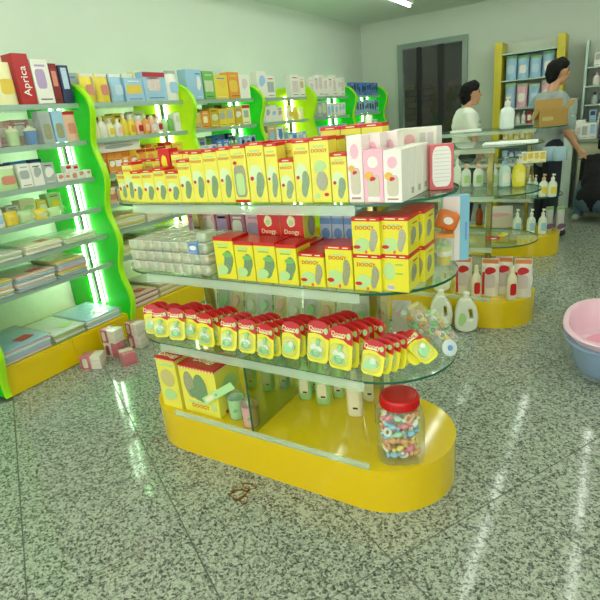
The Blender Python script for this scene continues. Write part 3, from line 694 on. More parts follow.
o = O('clear_case', soft(cw-.002, .085, chh-.002, .011), CASE); o.location = (-1.872+8*(cw+.0012), 1.60, Z3+.0006+3*chh); O('contents', soft(.03,.05,.024,.008), inner[2], o, (0,0,.01)); tag(o, 'single clear plastic case on top of the stack at right', 'case', 'clear cases stacked on the second glass shelf')
for i in range(6):
    o = carton([mat('mauve_carton', (.72,.48,.58), .35), cols['pink'], mat('dusty_red_carton', (.70,.35,.38), .35)][i % 3], .085, .21, .07, 'pink_carton', WHITE if i % 2 else cols['lilac']); o.location = (-1.80+.092*i, 1.945, Z3+.0005)
    tag(o, 'mauve pink carton behind the clear cases, %s from left' % ordn(i), 'box', 'pink cartons behind the clear cases')
def cubebox(w, h, d, win='r', face=True):
    o = O('feeding_set_carton', box(w, d, h), BOXY); f = -d/2-.0002
    b = O('lid_top', box(w+.001, d+.001, .014, .0005), RED, o, (0,0,h-.0135))
    dec(b, 'band_print', RECT, CREAM, -w*.15, .007, w*.20, .0018, f-.0008); dec(b, 'band_print', RECT, CREAM, w*.28, .007, w*.10, .0018, f-.0008)
    if face:
        lettering(o, 'DOOGY', RED, -.004, h*.72, f-.0004, .019, name='brand_lettering')
        dec(o, 'slogan_line', RECT, PALEG, -.002, h*.80, w*.22, .0026, f)
        dec(o, 'green_patch', BLOB, PALEG, -w*.16, h*.26, w*.31, h*.24, f)
        dec(o, 'box_window', PEANUT, WINDOWG, w*.27, h*.40, w*.20, h*.32, f, .0014)
        dec(o, 'badge', DISC, RED, -w*.33, h*.20, w*.13, h*.05, f-.0008, .0014)
        dec(o, 'badge', CLOUD, mat('rose_print', (.86,.42,.42), .35), w*.0, h*.07, w*.05, h*.05, f-.0008, .0010)
    else:
        dec(o, 'green_patch', CLOUD, PALEG, -w*.22, h*.55, w*.23, h*.26, f)
        dec(o, 'text_line', RECT, cols['green'], w*.15, h*.74, w*.14, .002, f); dec(o, 'text_line', RECT, cols['green'], w*.15, h*.50, w*.14, .002, f)
        dec(o, 'barcode', RECT, WHITE, -w*.18, h*.12, w*.14, h*.07, f)
        for q in range(6): dec(o, 'bar', RECT, DARK, -w*.29+q*w*.044, h*.125, w*.008, h*.05, f-.0009, .0003)
    # right-hand face: window and leaf
    dec(o, 'side_window', BLOB, WINDOWG, -d*.05, h*.45, d*.26, h*.28, w/2+.0002, .0012, side=1)
    dec(o, 'side_text', RECT, cols['red'], d*.1, h*.76, d*.20, .0022, w/2+.0002, .0006, side=1)
    return o
def talldoor(w, h, d):
    o = O('feeding_set_carton', box(w, d, h), BOXY); f = -d/2-.0002
    O('lid_top', box(w+.001, d+.001, .014, .0005), RED, o, (0,0,h-.0135))
    dec(o, 'slogan_line', RECT, PALEG, -w*.05, h*.84, w*.30, .0045, f); dec(o, 'text_line', RECT, cols['green'], -w*.05, h*.77, w*.24, .0022, f)
    dec(o, 'box_window', PEANUT, WINDOW, w*.16, h*.42, w*.34, h*.30, f, .0014)
    dec(o, 'green_lid', DISC, cols['green'], w*.16, h*.60, w*.24, h*.06, f-.0013, .0014)
    dec(o, 'green_patch', BLOB, PALEG, -w*.18, h*.22, w*.30, h*.17, f-.0006, .0014)
    return o
S2 = [(211,232,1.130-Z3,'t',0),(232.5,252.5,.161,'t',0),(253,276,.162,'t',0),(276.5,298,.158,'t',0),(299,325.5,.129,'c',.004),(326,354,.160,'c',.01),(354.5,383,.133,'c',.014)]
for i, (a, b, h, k, dy) in enumerate(S2):
    x0 = at(a, 284+.06*(a-253), z=Z3).x; x1 = at(b, 284+.06*(b-253), z=Z3).x
    wv = x1-x0-.002; d = .11
    o = talldoor(wv, h, d) if k == 't' else cubebox(wv, h, d); o.location = ((x0+x1)/2, 1.557+dy+d/2, Z3+.0005)
    tag(o, 'yellow feeding set carton with red lid on second glass shelf, %s from left' % ordn(i), 'box', 'yellow cartons on the second glass shelf')
    if i in (0, 1, 2, 3, 4):
        o2 = talldoor(wv, min(h, .135), d); o2.location = ((x0+x1)/2, 1.557+dy+d*1.5+.004, Z3+.0005)
        tag(o2, 'yellow carton with red lid hidden in second row behind the %s' % ordn(i), 'box', 'second row of yellow cartons')
    if i == 6:
        o2 = cubebox(wv, .129, d); o2.location = ((x0+x1)/2, 1.571+d/2, Z3+.001+h); tag(o2, 'yellow carton with red lid stacked on another, left of pair', 'box', 'upper yellow cartons')
x0, x1 = at(384, 290, z=Z3).x, at(412, 291, z=Z3).x
for j, (dy, h0, face, lb) in enumerate(((0,0,False,'yellow carton showing its back with barcode, lower front right'), (0,.1335,True,'yellow carton with red lid stacked front right, upper'), (.125,0,True,'yellow carton behind the barcode carton, lower'), (.125,.1335,True,'yellow carton stacked behind the upper front right one'))):
    o = cubebox(x1-x0-.002, .133 if h0 == 0 else .129, .115, face=face); o.location = ((x0+x1)/2-.001+(.016 if dy else 0), 1.588+.0575+dy, Z3+.0005+h0)
    tag(o, lb, 'box', 'yellow cartons stacked at the right end')
# two red boxes on the second row, blue boxes behind
for i in range(2):
    o = O('red_carton', box(.107, .10, .132), RED); o.location = (-1.185+.110*i, 1.558+.11*1.5+.008, Z3+.137)
    dec(o, 'white_emblem', CLOUD, CREAM, 0, .082, .020, .024, -.0502); dec(o, 'green_patch', DISC, PALEG, 0, .076, .012, .012, -.0512)
    lettering(o, 'Doogy.', CREAM, .002, .040, -.0506, .026, name='brand_lettering')
    dec(o, 'yellow_side', RECT, BOXY, 0, .066, .048, .064, .0537, .0008, side=1); dec(o, 'side_window', DISC, WINDOWG, 0.012, .055, .028, .042, .0546, .0010, side=1)
    tag(o, 'red carton with cream lettering standing on yellow cartons, %s' % ('left' if i == 0 else 'right'), 'box', 'red cartons on the second glass shelf')
for i in range(3):
    o = O('blue_carton', box(.051, .12, .24), mat('pale_blue_carton', (.72,.80,.90), .35)); o.location = (-.982+.054*i, 1.85, Z3+.0005)
    dec(o, 'blue_band', RECT, BLUEP, 0, .20, .024, .012, -.0602); dec(o, 'blue_picture', DISC, BLUEP, 0, .15, .018, .022, -.0602); dec(o, 'text_lines', RECT, BLUEP, 0, .09, .016, .02, -.0602, .0005)
    tag(o, 'pale blue carton standing in the gap, %s from left' % ordn(i), 'box', 'blue cartons behind the yellow ones')
# big flat blue and white box, orange lid jar with cup at the right end
o = O('tall_flat_carton', box(.105, .030, .262), mat('sky_blue_carton', (.52,.76,.86), .35)); a = at(465, 264, z=Z3); o.location = (-.525, 2.02, Z3+.0005); o.rotation_euler = (0,0,.52)
dec(o, 'white_face', RECT, mat('blush_white_carton'), -.018, .131, .033, .128, -.0152); dec(o, 'upright_print', RECT, BLUEP, .040, .12, .004, .035, -.0152)
tag(o, 'tall sky blue and white flat carton at the right end of shelf', 'box')
o = O('sippy_cup_pack', box(.07, .07, .115), PLASTIC); a = at(449, 272, z=Z3); o.location = (-.545, 1.945, Z3+.0005); o.rotation_euler = (0,0,.3)
c = O('cup', lathe('sippy', [(.020,.003),(.024,.008),(.028,.062),(.027,.066)], 16), cols['yellow'], o)
O('cup_band', lathe('sippyb', [(.0285,.04),(.0292,.042),(.0292,.058),(.0285,.06)], 16), WHITE, o); O('spout', lathe('spout', [(.027,.067),(.025,.078),(.010,.088),(.008,.100)], 14), cols['lgreen'], o)
O('orange_lid', box(.072, .072, .014), cols['orange'], o, (0,0,.1155)); tag(o, 'yellow sippy cup in clear box with orange lid', 'cup')
o = O('orange_toy', soft(.085, .05, .075, .02), mat('orange_plastic', (.86,.45,.16), .35)); o.location = (-.548, 1.945, Z3+.131); o.rotation_euler = (0,.35,.4); o.location.z += .012
dec(o, 'label_panel', DISC, WHITE, .0, .04, .018, .014, -.0252); tag(o, 'orange plastic case lying on the cup box', 'case')

# --- third shelf: pacifier cards
CARD_H = .155
def card_pts(w, h, top=True):
    p = [(-w/2+.018, 0), (-w/2+.006, .006), (-w/2, .022), (-w/2, h*.80)]
    for i in range(7): a = PI - PI*i/6; p.append((w*.5*math.cos(a)*(1 if i not in (0,6) else 1), h*.86+h*.14*math.sin(a)))
    p += [(w/2, h*.80), (w/2, .022), (w/2-.006, .006), (w/2-.018, 0)]
    return p
def head_pts(w, h):
    p = [(-w/2-.0003, h*.66), (-w/2-.0003, h*.82)]
    for i in range(1, 6): a = PI - PI*i/6; p.append((w*.5*math.cos(a), h*.862+h*.142*math.sin(a)))
    p += [(w/2+.0003, h*.82), (w/2+.0003, h*.58), (w*.30, h*.61), (w*.10, h*.68), (-w*.2, h*.70)]
    return p
BLIS = clear('blister', (.98,.99,.98), .16, (.93,.98,.90), .06)
def dome(bm):
    n = 20; rings = []
    for k in range(5):
        t = k/4; q = math.cos(t*PI/2)**.5 if k < 4 else 0; q = 1-.45*t**2.2
        rings.append([bm.verts.new((q*x, -math.sin(t*PI/2), q*z)) for x, z in [((1.0*abs(math.cos(a))**.6)*math.copysign(1, math.cos(a)), (abs(math.sin(a))**.6)*math.copysign(1, math.sin(a))) for a in [2*PI*i/n for i in range(n)]]])
    for k in range(4):
        for i in range(n): bm.faces.new((rings[k][i], rings[k][(i+1)%n], rings[k+1][(i+1)%n], rings[k+1][i]))
    bm.faces.new(rings[-1]); bmesh.ops.recalc_face_normals(bm, faces=list(bm.faces))
DOME = smooth(mesh_from('blister_dome', dome), 1.2)
shield_me = soft(.044, .008, .032, .0035); nip_me = lathe('teat', [(.004,0),(.006,.004),(.005,.012),(.009,.020),(.007,.028),(.002,.030)], 12)
def torus(key, R, r, n=18, m=8):
    def f(bm):
        v = [[bm.verts.new(((R+r*math.cos(2*PI*j/m))*math.cos(2*PI*i/n), r*math.sin(2*PI*j/m), (R+r*math.cos(2*PI*j/m))*math.sin(2*PI*i/n))) for j in range(m)] for i in range(n)]
        for i in range(n):
            for j in range(m): bm.faces.new((v[i][j], v[(i+1)%n][j], v[(i+1)%n][(j+1)%m], v[i][(j+1)%m]))
    return smooth(mesh_from(('ring', key), f), 2)
ring_me = torus('hold', .014, .003)
PGREEN = mat('pacifier_green', (.60,.86,.56), .25); PWHITE = mat('pacifier_white', (.90,.93,.86), .25); CARDY = mat('card_yellow', (.93,.90,.20), .3, var=.03)
def pcard(w=.092, h=.155, full=True, kind=0):
    o = E_('pacifier_card')
    O('card', plate(('card', w, h), card_pts(w, h), .0012), CARDY, o)
    hd = O('card_header', plate(('header', w, h), head_pts(w, h), .0010), CRIM, o, (0,-.0011,0))
    lettering(hd, 'Doogy', CREAM, -w*.10, h*.80, -.0016, .026, name='brand_lettering')
    dec(hd, 'emblem', DISC, PALEG, w*.33, h*.78, w*.09, h*.075, -.0012, .0008)
    if full:
        dec(hd, 'subtitle_strip', RECT, CREAM, -w*.12, h*.735, w*.24, .003, -.0012, .0006)
        O('blister', DOME, BLIS, o, (-w*.04, -.0015, h*.33), (0,0,0), (w*.42, .018, h*.27))
        if kind == 0:
            O('shield', BLOB, PWHITE, o, (-w*.04, -.005, h*.36), (0,.3,0), (w*.30, .006, h*.11)); O('teat', nip_me, PGREEN, o, (-w*.02, -.009, h*.40), (0,.2,0), (1.2,.8,1.1)); O('ring_handle', ring_me, PGREEN, o, (-w*.06, -.012, h*.24), (0,0,0), (1.25,1.2,1.0)); O('green_base', DISC, PGREEN, o, (-w*.06, -.003, h*.20), (0,0,0), (w*.30, .004, h*.08))
        else:
            O('green_toy', BLOB, PGREEN, o, (-w*.04, -.004, h*.31), (0,0,0), (w*.32, .010, h*.18)); O('white_toy', DISC, PWHITE, o, (w*.08, -.0145, h*.42), (0,0,0), (w*.13, .002, w*.13))
    return o
ROWS = [ # px, py of the front card's foot centre, count, yaw, lean, step dx, dy, width, height, kind
 (152,337,3,.30,.16,.006,.026,.085,.15,1),(161,340.5,4,.28,.20,.006,.026,.086,.145,0),(176,343.5,5,.22,.20,.006,.026,.090,.155,0),(191,343,4,.10,.12,.01,.026,.080,.15,1),
 (206,350,5,-.05,.10,.014,.028,.095,.160,0),(227,354,4,.10,.30,.012,.026,.088,.15,0),(246,356.5,5,.05,.22,.014,.026,.090,.150,0),(264,361.5,6,-.08,.14,.022,.030,.088,.150,0),
 (289,362,4,-.02,.16,.016,.030,.088,.160,1),(316,366,6,-.05,.18,.014,.028,.100,.175,0),(339,373,5,-.10,.20,.018,.030,.108,.175,0),(370,379,4,-.12,.34,.020,.028,.098,.135,1)]
rj = random.Random(5)
for i, (px, py, n, yaw, lean, dx, dy, wv, h, kd) in enumerate(ROWS):
    a = at(px, py-1.5, z=Z2)
    for j in range(n):
        o = pcard(wv, h, j < 3, kd)
        o.location = (a.x+dx*j, a.y+.012+dy*j, Z2+.0045); o.rotation_euler = (-lean, rj.uniform(-.07,.07), yaw+rj.uniform(-.05,.05))
        tag(o, 'red and yellow pacifier card, %s row from left, %s back in its row' % (ordn(i), ordn(j)), 'card pack', 'pacifier cards on the third glass shelf')
# pale cards and film packs at the back of the third shelf
palec = [mat('pale_card_a', (.84,.87,.72), .35), mat('pale_card_b', (.76,.78,.70), .35), mat('pale_card_c', (.86,.82,.55), .35)]
for i in range(12):
    w_, h_ = .085, .22+.02*(i % 3)
    o = O('pale_card_pack', plate(('pcard', h_), card_pts(w_, h_), .002), palec[i % 3]); o.location = (-1.80+.088*i, 1.93+.012*(i % 2), Z2+.001); o.rotation_euler = (-.2, 0, .1*math.sin(i*2.1))
    O('blister', DOME, BLIS, o, (0, -.002, h_*.36), (0,0,0), (w_*.38, .02, h_*.26)); dec(o, 'printed_panel', RRECT, [PALEG, cols['yellow'], WHITE][i % 3], 0, h_*.80, w_*.30, h_*.07, -.0021)
    O('toy', BLOB, [PWHITE, PGREEN, cols['peach']][i % 3], o, (0, -.005, h_*.34), (0,0,0), (w_*.25, .01, h_*.15))
    tag(o, 'pale blister card leaning at the back of the third shelf, %s from left' % ordn(i), 'card pack', 'pale cards at the back of the third shelf')
# white card with hang hole behind the right post
o = O('white_card_pack', plate('wcard', rrect(.085, .15, .006), .002), mat('lilac_white', (.86,.84,.82), .4)); o.location = (-.748, 2.00, Z2+.083); o.rotation_euler = (-.12, 0, .1)
dec(o, 'hang_hole', DISC, DARK, 0, .060, .010, .004, -.0022); dec(o, 'pink_print', DISC, PINK, -.015, .015, .012, .012, -.0022); dec(o, 'yellow_print', DISC, cols['yellow'], .015, .012, .010, .010, -.0022)
tag(o, 'white card pack with hang hole beside the right post', 'card pack')
# cards slumped at the right end, headers up-left
def lay(o, foot, head, up=(.1,-.55,.83)):
    """foot -> head is the thing's height; its front looks towards up"""
    z = (Vector(head)-Vector(foot)).normalized(); y = -(Vector(up)-z*Vector(up).dot(z)).normalized(); x = y.cross(z)
    o.matrix_world = Matrix.Translation(foot) @ Matrix((x, y, z)).transposed().to_4x4(); return o
for j in range(3):
    o = pcard(.078, .150, j < 1, 1)
    ft = at(433-11*j, 360+1.0*j, z=Z2+.044-.010*j); hd = at(403-9*j, 331+3*j, Y=ft.y+.035)
    lay(o, ft, hd, (.35,-.60,.72))
    tag(o, 'red and yellow card slumped at the right end, %s from the right' % ordn(j), 'card pack', 'slumped cards at the right end of the third shelf')
# clear bags of rattles
def rattle_bag(loc, rot, seed, label, w=.10, h=.22):
    r = random.Random(seed); o = pouch(FILM, w, h, .034, 'rattle_bag'); o.location = loc; o.rotation_euler = rot
    for q in range(9):
        c = [cols['green'], cols['orange'], cols['yellow'], PWHITE, cols['peach'], PGREEN][(q+seed) % 6]
        if q % 2: O('toy_ring', ring_me, c, o, (r.uniform(-.022,.022), r.uniform(-.006,.006), .022+.019*q), (r.uniform(-.3,.3), r.uniform(-1,1), 0), (1.05,1.2,1.05))
        else: O('toy_bead', lathe('bead', [(.003,-.015),(.011,-.009),(.014,0),(.011,.009),(.003,.015)], 12), c, o, (r.uniform(-.022,.022), r.uniform(-.006,.006), .022+.019*q), (r.uniform(-1,1), r.uniform(-1,1), 0))
    dec(o, 'header_card', RECT, palec[seed % 3], 0, h*.96, w*.36, h*.035, -.003, .002)
    tag(o, label, 'toy pack', 'clear rattle bags at the right end'); return o
for k, (f_, h_, lb) in enumerate((((434,340),(394,300),'clear bag of rattles, leftmost of the slumped bags'), ((446,345),(410,302),'clear bag of rattles lying in the middle of the slumped bags'), ((455,344),(430,312),'clear bag of rattles nearest the rounded glass end'))):
    ft = at(*f_, z=Z2+.024+.012*(k == 1)); hd = at(*h_, Y=ft.y+.07); ln = (hd-ft).length
    lay(rattle_bag((0,0,0), (0,0,0), k+1, lb, .072, min(.22, ln)), ft, hd, (.3,-.62,.72))
o = O('silver_disc', lathe('upright_disc', [(.028,0),(.034,.003),(.034,.008),(.028,.011)], 24), mat('pearl_white', (.86,.90,.90), .12, .2)); a = at(446, 357, z=Z2); o.location = (a.x+.006, a.y+.015, Z2+.034); o.rotation_euler = (1.15, 0, .9); O('blue_hub', lathe('hub', [(.012,0),(.011,.004)], 16), BLUEP, o, (0,0,.011)); tag(o, 'pearly round disc with blue hub standing at the glass edge', 'toy')  # pearly disc with a blue hub, tilted up at the rounded glass rim

# --- base deck
def bigbox(w, h, d, style):
    o = O('gift_carton', box(w, d, h), BOXY2); f = -d/2-.0002
    t = O('red_lid_top', box(w+.002, d+.002, .016, .0005), RED, o, (0,0,h-.0155))
    n = 12
    for i in range(n): dec(t, 'white_check', RECT, CREAM, -w/2+w*(i+.5)/n, .004, w/n*.28, .0045, f-.0012)
    for i in range(n): dec(t, 'white_check', RECT, CREAM, -d/2+d*(i+.5)/n, .004, d/n*.28, .0045, w/2+.0012, .0008, side=1)
    tx = O('brand_lettering', text_mesh('Doogy'), CREAM, t, (0, -.02, .0166), (-PI/2, 0, 0), (.05, .03, .05))
    O('green_patch', BLOB, PALEG, t, (.01, .045, .0162), (-PI/2, 0, 0), (.045, .0006, .022))
    if style == 2:
        dec(o, 'box_window', DISC, WINDOWG, -w*.24, h*.60, w*.15, h*.28, f, .0016, -.12); dec(o, 'box_window', DISC, WINDOW, w*.06, h*.57, w*.18, h*.29, f-.0002, .0018, -.08); dec(o, 'box_window', DISC, WINDOW, -w*.02, h*.42, w*.26, h*.12, f-.0004, .0018, .2)
        lettering(o, 'DOOGY', RED, -.005, h*.16, f-.0004, .030, name='brand_lettering'); dec(o, 'slogan_line', RECT, PALEG, -.01, h*.24, w*.30, .006, f)
        dec(o, 'round_badge', DISC, PALEG, w*.36, h*.20, .017, .022, f)
        dec(o, 'side_patch', BLOB, PALEG, .0, h*.55, d*.36, h*.26, w/2+.0002, .0012, side=1)
        dec(o, 'foot_band', RECT, RED, d*.1, h*.05, d*.36, h*.03, w/2+.0002, .0008, side=1)
    else:
        dec(o, 'slogan_line', RECT, PALEG, 0, h*.86, w*.36, .006, f); dec(o, 'box_window', DISC, mat('peach_window', (.80,.76,.48), .15), 0, h*.60, w*.36, h*.18, f, .0014)
        dec(o, 'green_patch', BLOB, PALEG, 0, h*.27, w*.36, h*.15, f-.001, .0014)
    return o
a0, a1 = at(163.5, 405, z=Z1), at(183, 409.5, z=Z1)
o = bigbox(.132, .282, .115, 1); o.location = (a0.x+.066, a0.y+.063, Z1+.0005); tag(o, 'narrow yellow carton with red top at left end of plinth', 'box', 'large cartons on the plinth')
a0 = at(185, 410, z=Z1); o = bigbox(.232, .262, .185, 2); o.location = (a0.x+.117, a0.y+.098, Z1+.0005); tag(o, 'large yellow carton with twin-lobed window and red checkered top', 'box', 'large cartons on the plinth')
def cup(px, py, m, label, tag_):
    a = at(px, py, z=Z1); o = E_('handled_cup', (-1.369 if tag_ else -1.474, 1.625 if tag_ else 1.655, Z1+.0005), 2.4); o.scale = (1.08,)*3
    O('cup_body', lathe('mug', [(.030,0),(.034,.004),(.038,.098),(.039,.100),(.036,.100),(.032,.010),(.0,.008)], 22), m, o)
    O('handle', torus('mugh', .024, .005), m, o, (.048, 0, .055), (0,0,0), (.8,1,1))
    O('print_patch', BLOB, cols['green'], o, (.0372*math.sin(.5-2.4), -.0372*math.cos(.5-2.4), .05), (0,0,.5-2.4), (.013,.0012,.011))
    O('spout', lathe('mugspout', [(.012,.0),(.010,.012),(.004,.020),(.004,.034)], 10), PALEG, o, (.010, .0, .098)) if tag_ else None
    O('film_wrap', lathe('mugfilm', [(.036,.001),(.0405,.004),(.0415,.10),(.030,.125),(.012,.14)], 16), FILM, o)
    tag(o, label, 'cup', 'cups on the plinth'); return o
cup(234, 423.5, mat('mint_plastic', (.62,.86,.56), .3), 'mint green cup in film on the plinth', False)
cup(252.5, 430, mat('rose_plastic', (.92,.66,.62), .3), 'pink cup in film by the glass divider', True)
o = O('mint_header_card', box(.038, .004, .200), mat('mint_card', (.72,.90,.62), .35)); a = at(222, 393, Y=1.615); b_ = at(222, 386, Y=1.60)
o.rotation_euler = (0, 1.02, .2); lo = at(206, 401, Y=1.585); o.location = (lo.x-.006, 1.580, lo.z); dec(o, 'black_dot', DISC, DARK, 0, .085, .004, .004, -.0022); dec(o, 'pale_panel', RRECT, CREAM, 0, .04, .011, .026, -.0022)
tag(o, 'long mint green card tag slanting over the mint cup', 'card')
BG = mat('shampoo_green', (.62,.80,.50), .3); BW = mat('lotion_white', (.88,.87,.72), .3); LABW = mat('label_cream', (.90,.88,.74), .4)
for i, (px, py, m, wv, hh, lb) in enumerate(((304,400,BG,.070,.23,'green shampoo bottle left of three'), (322,405,BG,.074,.23,'green shampoo bottle in the middle'), (337,398,BG,.060,.22,'green shampoo bottle behind right'), (354,417,BW,.075,.24,'cream lotion bottle nearest the front'), (368,402,BW,.060,.23,'cream lotion bottle behind'), (376,398,BW,.055,.23,'cream lotion bottle nearest the right post'), (267,392,BG,.070,.23,'green shampoo bottle seen through the divider'), (283,388,cols['lblue'],.060,.22,'pale blue bottle seen through the divider'), (250,388,BG,.062,.21,'green bottle behind the pink cup'), (314,392,BG,.055,.23,'green shampoo bottle in the back row'))):
    a = at(px, py, z=Z1); o = bottle(m, wv, hh, .045, 'shampoo_bottle', m, False, LABW, 'sh', 3.2); o.location = (a.x, a.y+.022, Z1+.0005); o.rotation_euler = (0,0,.25)
    if i == 5: o.location = (-.80-.07, 2.06, Z1+.0005)
    dec(o, 'barcode', RECT, DARK, .004, hh*.2, wv*.16, .005, -.0232, .0008)
    tag(o, lb+' on the plinth', 'bottle', 'bottles on the plinth')
# sweet jar
aj = at(398, 467, z=Z1); jr = .096
J = E_('sweet_jar', (aj.x-.022, aj.y+jr-.004, Z1+.0005), .45); tag(J, 'big clear jar with red screw lid full of wrapped sweets', 'jar')
O('glass_body', lathe('jar', [(jr*.86,0),(jr*.98,.008),(jr,.03),(jr,.185),(jr*.96,.205),(jr*.80,.222),(jr*.78,.24)], 32, 1, 1, 3.6), clear('jar_plastic', (.94,.97,.94), .07, (.85,.9,.85), .04), J)
LIDM = mat('red_lid_plastic', (.80,.06,.06), .3)
lid = O('red_lid', lathe('jarlid', [(.074,0),(.078,.003),(.078,.036),(.074,.043),(.066,.045),(.064,.043),(.03,.044),(.0,.044)], 48), LIDM, J, (0,0,.236))
for i in range(40): O('lid_rib', box(.004, .003, .030, 0), LIDM, lid, (.0785*math.cos(2*PI*i/40), .0785*math.sin(2*PI*i/40), .004), (0,0,2*PI*i/40+PI/2))
def candy_mesh(bm):
    bmesh.ops.create_uvsphere(bm, u_segments=10, v_segments=6, radius=.0125, matrix=Matrix.Diagonal((1.25,1,.85,1)))
    for s in (-1, 1): bmesh.ops.create_cone(bm, segments=8, radius1=.003, radius2=.0105, depth=.013, cap_ends=True, matrix=Matrix.Translation((s*.020,0,0)) @ Matrix.Rotation(s*PI/2, 4, 'Y') @ Matrix.Diagonal((1,.6,1,1)))
CANDY = smooth(mesh_from('wrapped_sweet', candy_mesh), .8); RINGC = torus('ringsweet', .0115, .0055, 16, 8)
ck = [('pink',mat('sweet_pink',(.92,.50,.58),.2)),('pale blue',mat('sweet_blue',(.58,.78,.90),.2)),('yellow',mat('sweet_yellow',(.93,.84,.42),.2)),('white',mat('sweet_white',(.92,.92,.86),.2)),('orange',mat('sweet_orange',(.92,.66,.42),.2)),('mint',mat('sweet_mint',(.70,.88,.74),.2))]
rc = random.Random(3); cnt = 0
for lv in range(6):
    z = .032+.034*lv
    for q, rad in ((9, .0635), (4, .030)):
        if 0 < lv < 5 and q == 4: continue
        for i in range(q):
            a = 2*PI*(i+.5*(lv % 2))/q + rc.uniform(-.08,.08); kind = rc.random()
            nm, m = ck[rc.randrange(6)]
            ca, sa = math.cos(a), math.sin(a); kk = (abs(ca)**3.6+abs(sa)**3.6)**(-1/3.6)
            p = Matrix.Rotation(.45, 3, 'Z') @ Vector((rad*ca*kk*.96, rad*sa*kk*.96, z+rc.uniform(-.003,.003)))
            o = O('ring_sweet' if kind > .72 else 'wrapped_sweet', RINGC if kind > .72 else CANDY, m, None, J.location+p, (rc.uniform(-.5,.5), rc.uniform(-.5,.5), a+.45+PI/2), (1.22,)*3)
            sec = ['right','rear right','rear','rear left','left','front left','front','front right'][int(((a+.45+PI/8+.55) % (2*PI))/(PI/4)) % 8]
            tag(o, '%s %s in red lidded jar, %s layer up, %s side' % (nm, 'ring-shaped sweet' if kind > .72 else 'wrapped sweet', ordn(lv), sec if q == 9 else 'inner '+sec), 'sweet', '%s %s in the jar' % (nm, 'ring sweets' if kind > .72 else 'wrapped sweets'))

# ------------------------------------------------------------------ jugs on the floor, goods on the middle stand
def jug(loc, rz, label, h=.27, cat='bottle'):
    key = 'jug_body'
    if key not in MESH:
        cu = bpy.data.curves.new('jug', 'CURVE'); cu.dimensions = '2D'; cu.fill_mode = 'BOTH'; cu.extrude = .026; cu.bevel_depth = .012; cu.bevel_resolution = 3
        outer = [(-.055,.022),(.055,.022),(.066,.06),(.068,.11),(.058,.155),(.030,.195),(.016,.215),(-.016,.215),(-.040,.190),(-.060,.14),(-.064,.08)]
        hole = [(.012,.078),(.046,.082),(.050,.125),(.034,.166),(.008,.160),(.008,.115)]
        for pts in (outer, hole):
            s = cu.splines.new('BEZIER'); s.bezier_points.add(len(pts)-1); s.use_cyclic_u = True
            for bp, (x, z) in zip(s.bezier_points, pts):
                k = .93 if pts is outer else 1
                bp.co = (x*k, z if pts is outer else z, 0); bp.handle_left_type = bp.handle_right_type = 'AUTO'
        ob = bpy.data.objects.new('tmp', cu); COL.objects.link(ob)
        me = bpy.data.meshes.new_from_object(ob.evaluated_get(bpy.context.evaluated_depsgraph_get())); bpy.data.objects.remove(ob)
        me.transform(Matrix.Rotation(PI/2, 4, 'X')); zmin = min(v.co.z for v in me.vertices); me.transform(Matrix.Translation((0,0,-zmin)))
        me.materials.clear(); me.materials.append(None); MESH[key] = smooth(me, .8)
    o = O('detergent_jug', MESH[key], mat('milky_plastic', (.90,.92,.84), .3), None, loc, (0,0,rz), (h/.27,)*3)
    O('neck', lathe('jugneck', [(.018,0),(.018,.02),(.022,.022),(.022,.028)], 18), mat('milky_plastic'), o, (0,0,.212)); O('screw_cap', lathe('jugcap', [(.021,0),(.021,.030),(.017,.034)], 18), mat('milky_cap', (.93,.94,.88), .35), o, (0,0,.240))
    dec(o, 'green_label', BLOB, PALEG, -.026, .095, .028, .058, -.0384, .0012)
    tag(o, label, cat, 'white detergent jugs with green labels'); return o
a = at(468, 327, z=0); jug((a.x, 3.485, .001), .30, 'white detergent jug with green label on the floor, right one', .29)
a = at(442.5, 325, z=0); jug((a.x, 3.49, .001), .30, 'white detergent jug with green label on the floor, left one', .29)
for i, px in enumerate((406, 433)):
    a = at(px, 300, z=Z1); jug((a.x, 3.72, Z1+.001), .3, 'white detergent jug on the middle plinth, %s' % ('left' if i == 0 else 'right'), .25)
FW = .53   # items turned towards the camera
PCH = patch('pouch_print', [(.90,.86,.80),(.86,.82,.78),(.70,.20,.22)], 14, .3, coat=.4)
REF_Y = [3.70, 3.70, 3.765, 3.74]
def refill(px, py, label, w=.122, h=.285, turn=.12):
    a = at(px, py, z=Z1); o = pouch(mat('refill_white', (.90,.87,.80), .25, coat=.4), w, h, .05, 'refill_pouch', mat('refill_orange', (.86,.50,.26), .3), mat('refill_grey', (.80,.74,.70), .35)); o.location = (a.x, REF_Y.pop(0), Z1+.001); o.rotation_euler = (0,0,turn)
    dec(o, 'red_label', BLOB, CRIM, -.0, h*.70, w*.33, h*.12, -.023, .002); dec(o, 'red_side_band', RECT, CRIM, -w*.36, h*.36, w*.07, h*.30, -.020, .002)
    tag(o, label, 'pouch', 'white and red refill pouches'); return o
refill(459, 299, 'white and red refill pouch, leftmost on the middle plinth'); refill(487.5, 299, 'white and red refill pouch right of the lotion bottle')
refill(500.5, 298, 'white and red refill pouch, third on the middle plinth'); refill(523.5, 293, 'white and red refill pouch, rightmost on the middle plinth')
for px, py, lb in ((473, 301, 'cream lotion bottle with red label between two refill pouches'), (512, 297, 'cream lotion bottle between the right refill pouches')):
    a = at(px, py, z=Z1); o = bottle(mat('lotion_cream', (.88,.84,.70), .3), .068, .25, .050, 'lotion_bottle', mat('lotion_cream'), False, CRIM, 'lot'); o.location = (a.x+.005, 3.625 if px < 500 else 3.66, Z1+.001); o.rotation_euler = (0,0,FW); tag(o, lb, 'bottle', 'lotion bottles on the middle plinth')
a = at(528, 289, z=Z1); o = bottle(mat('clear_blue', (.55,.75,.88), .2), .06, .22, .05, 'blue_bottle', WHITE, False, WHITE, 'blu'); o.location = (a.x, a.y, Z1+.001); o.rotation_euler = (0,0,FW); tag(o, 'blue and white bottle at the rounded end of the middle plinth', 'bottle')
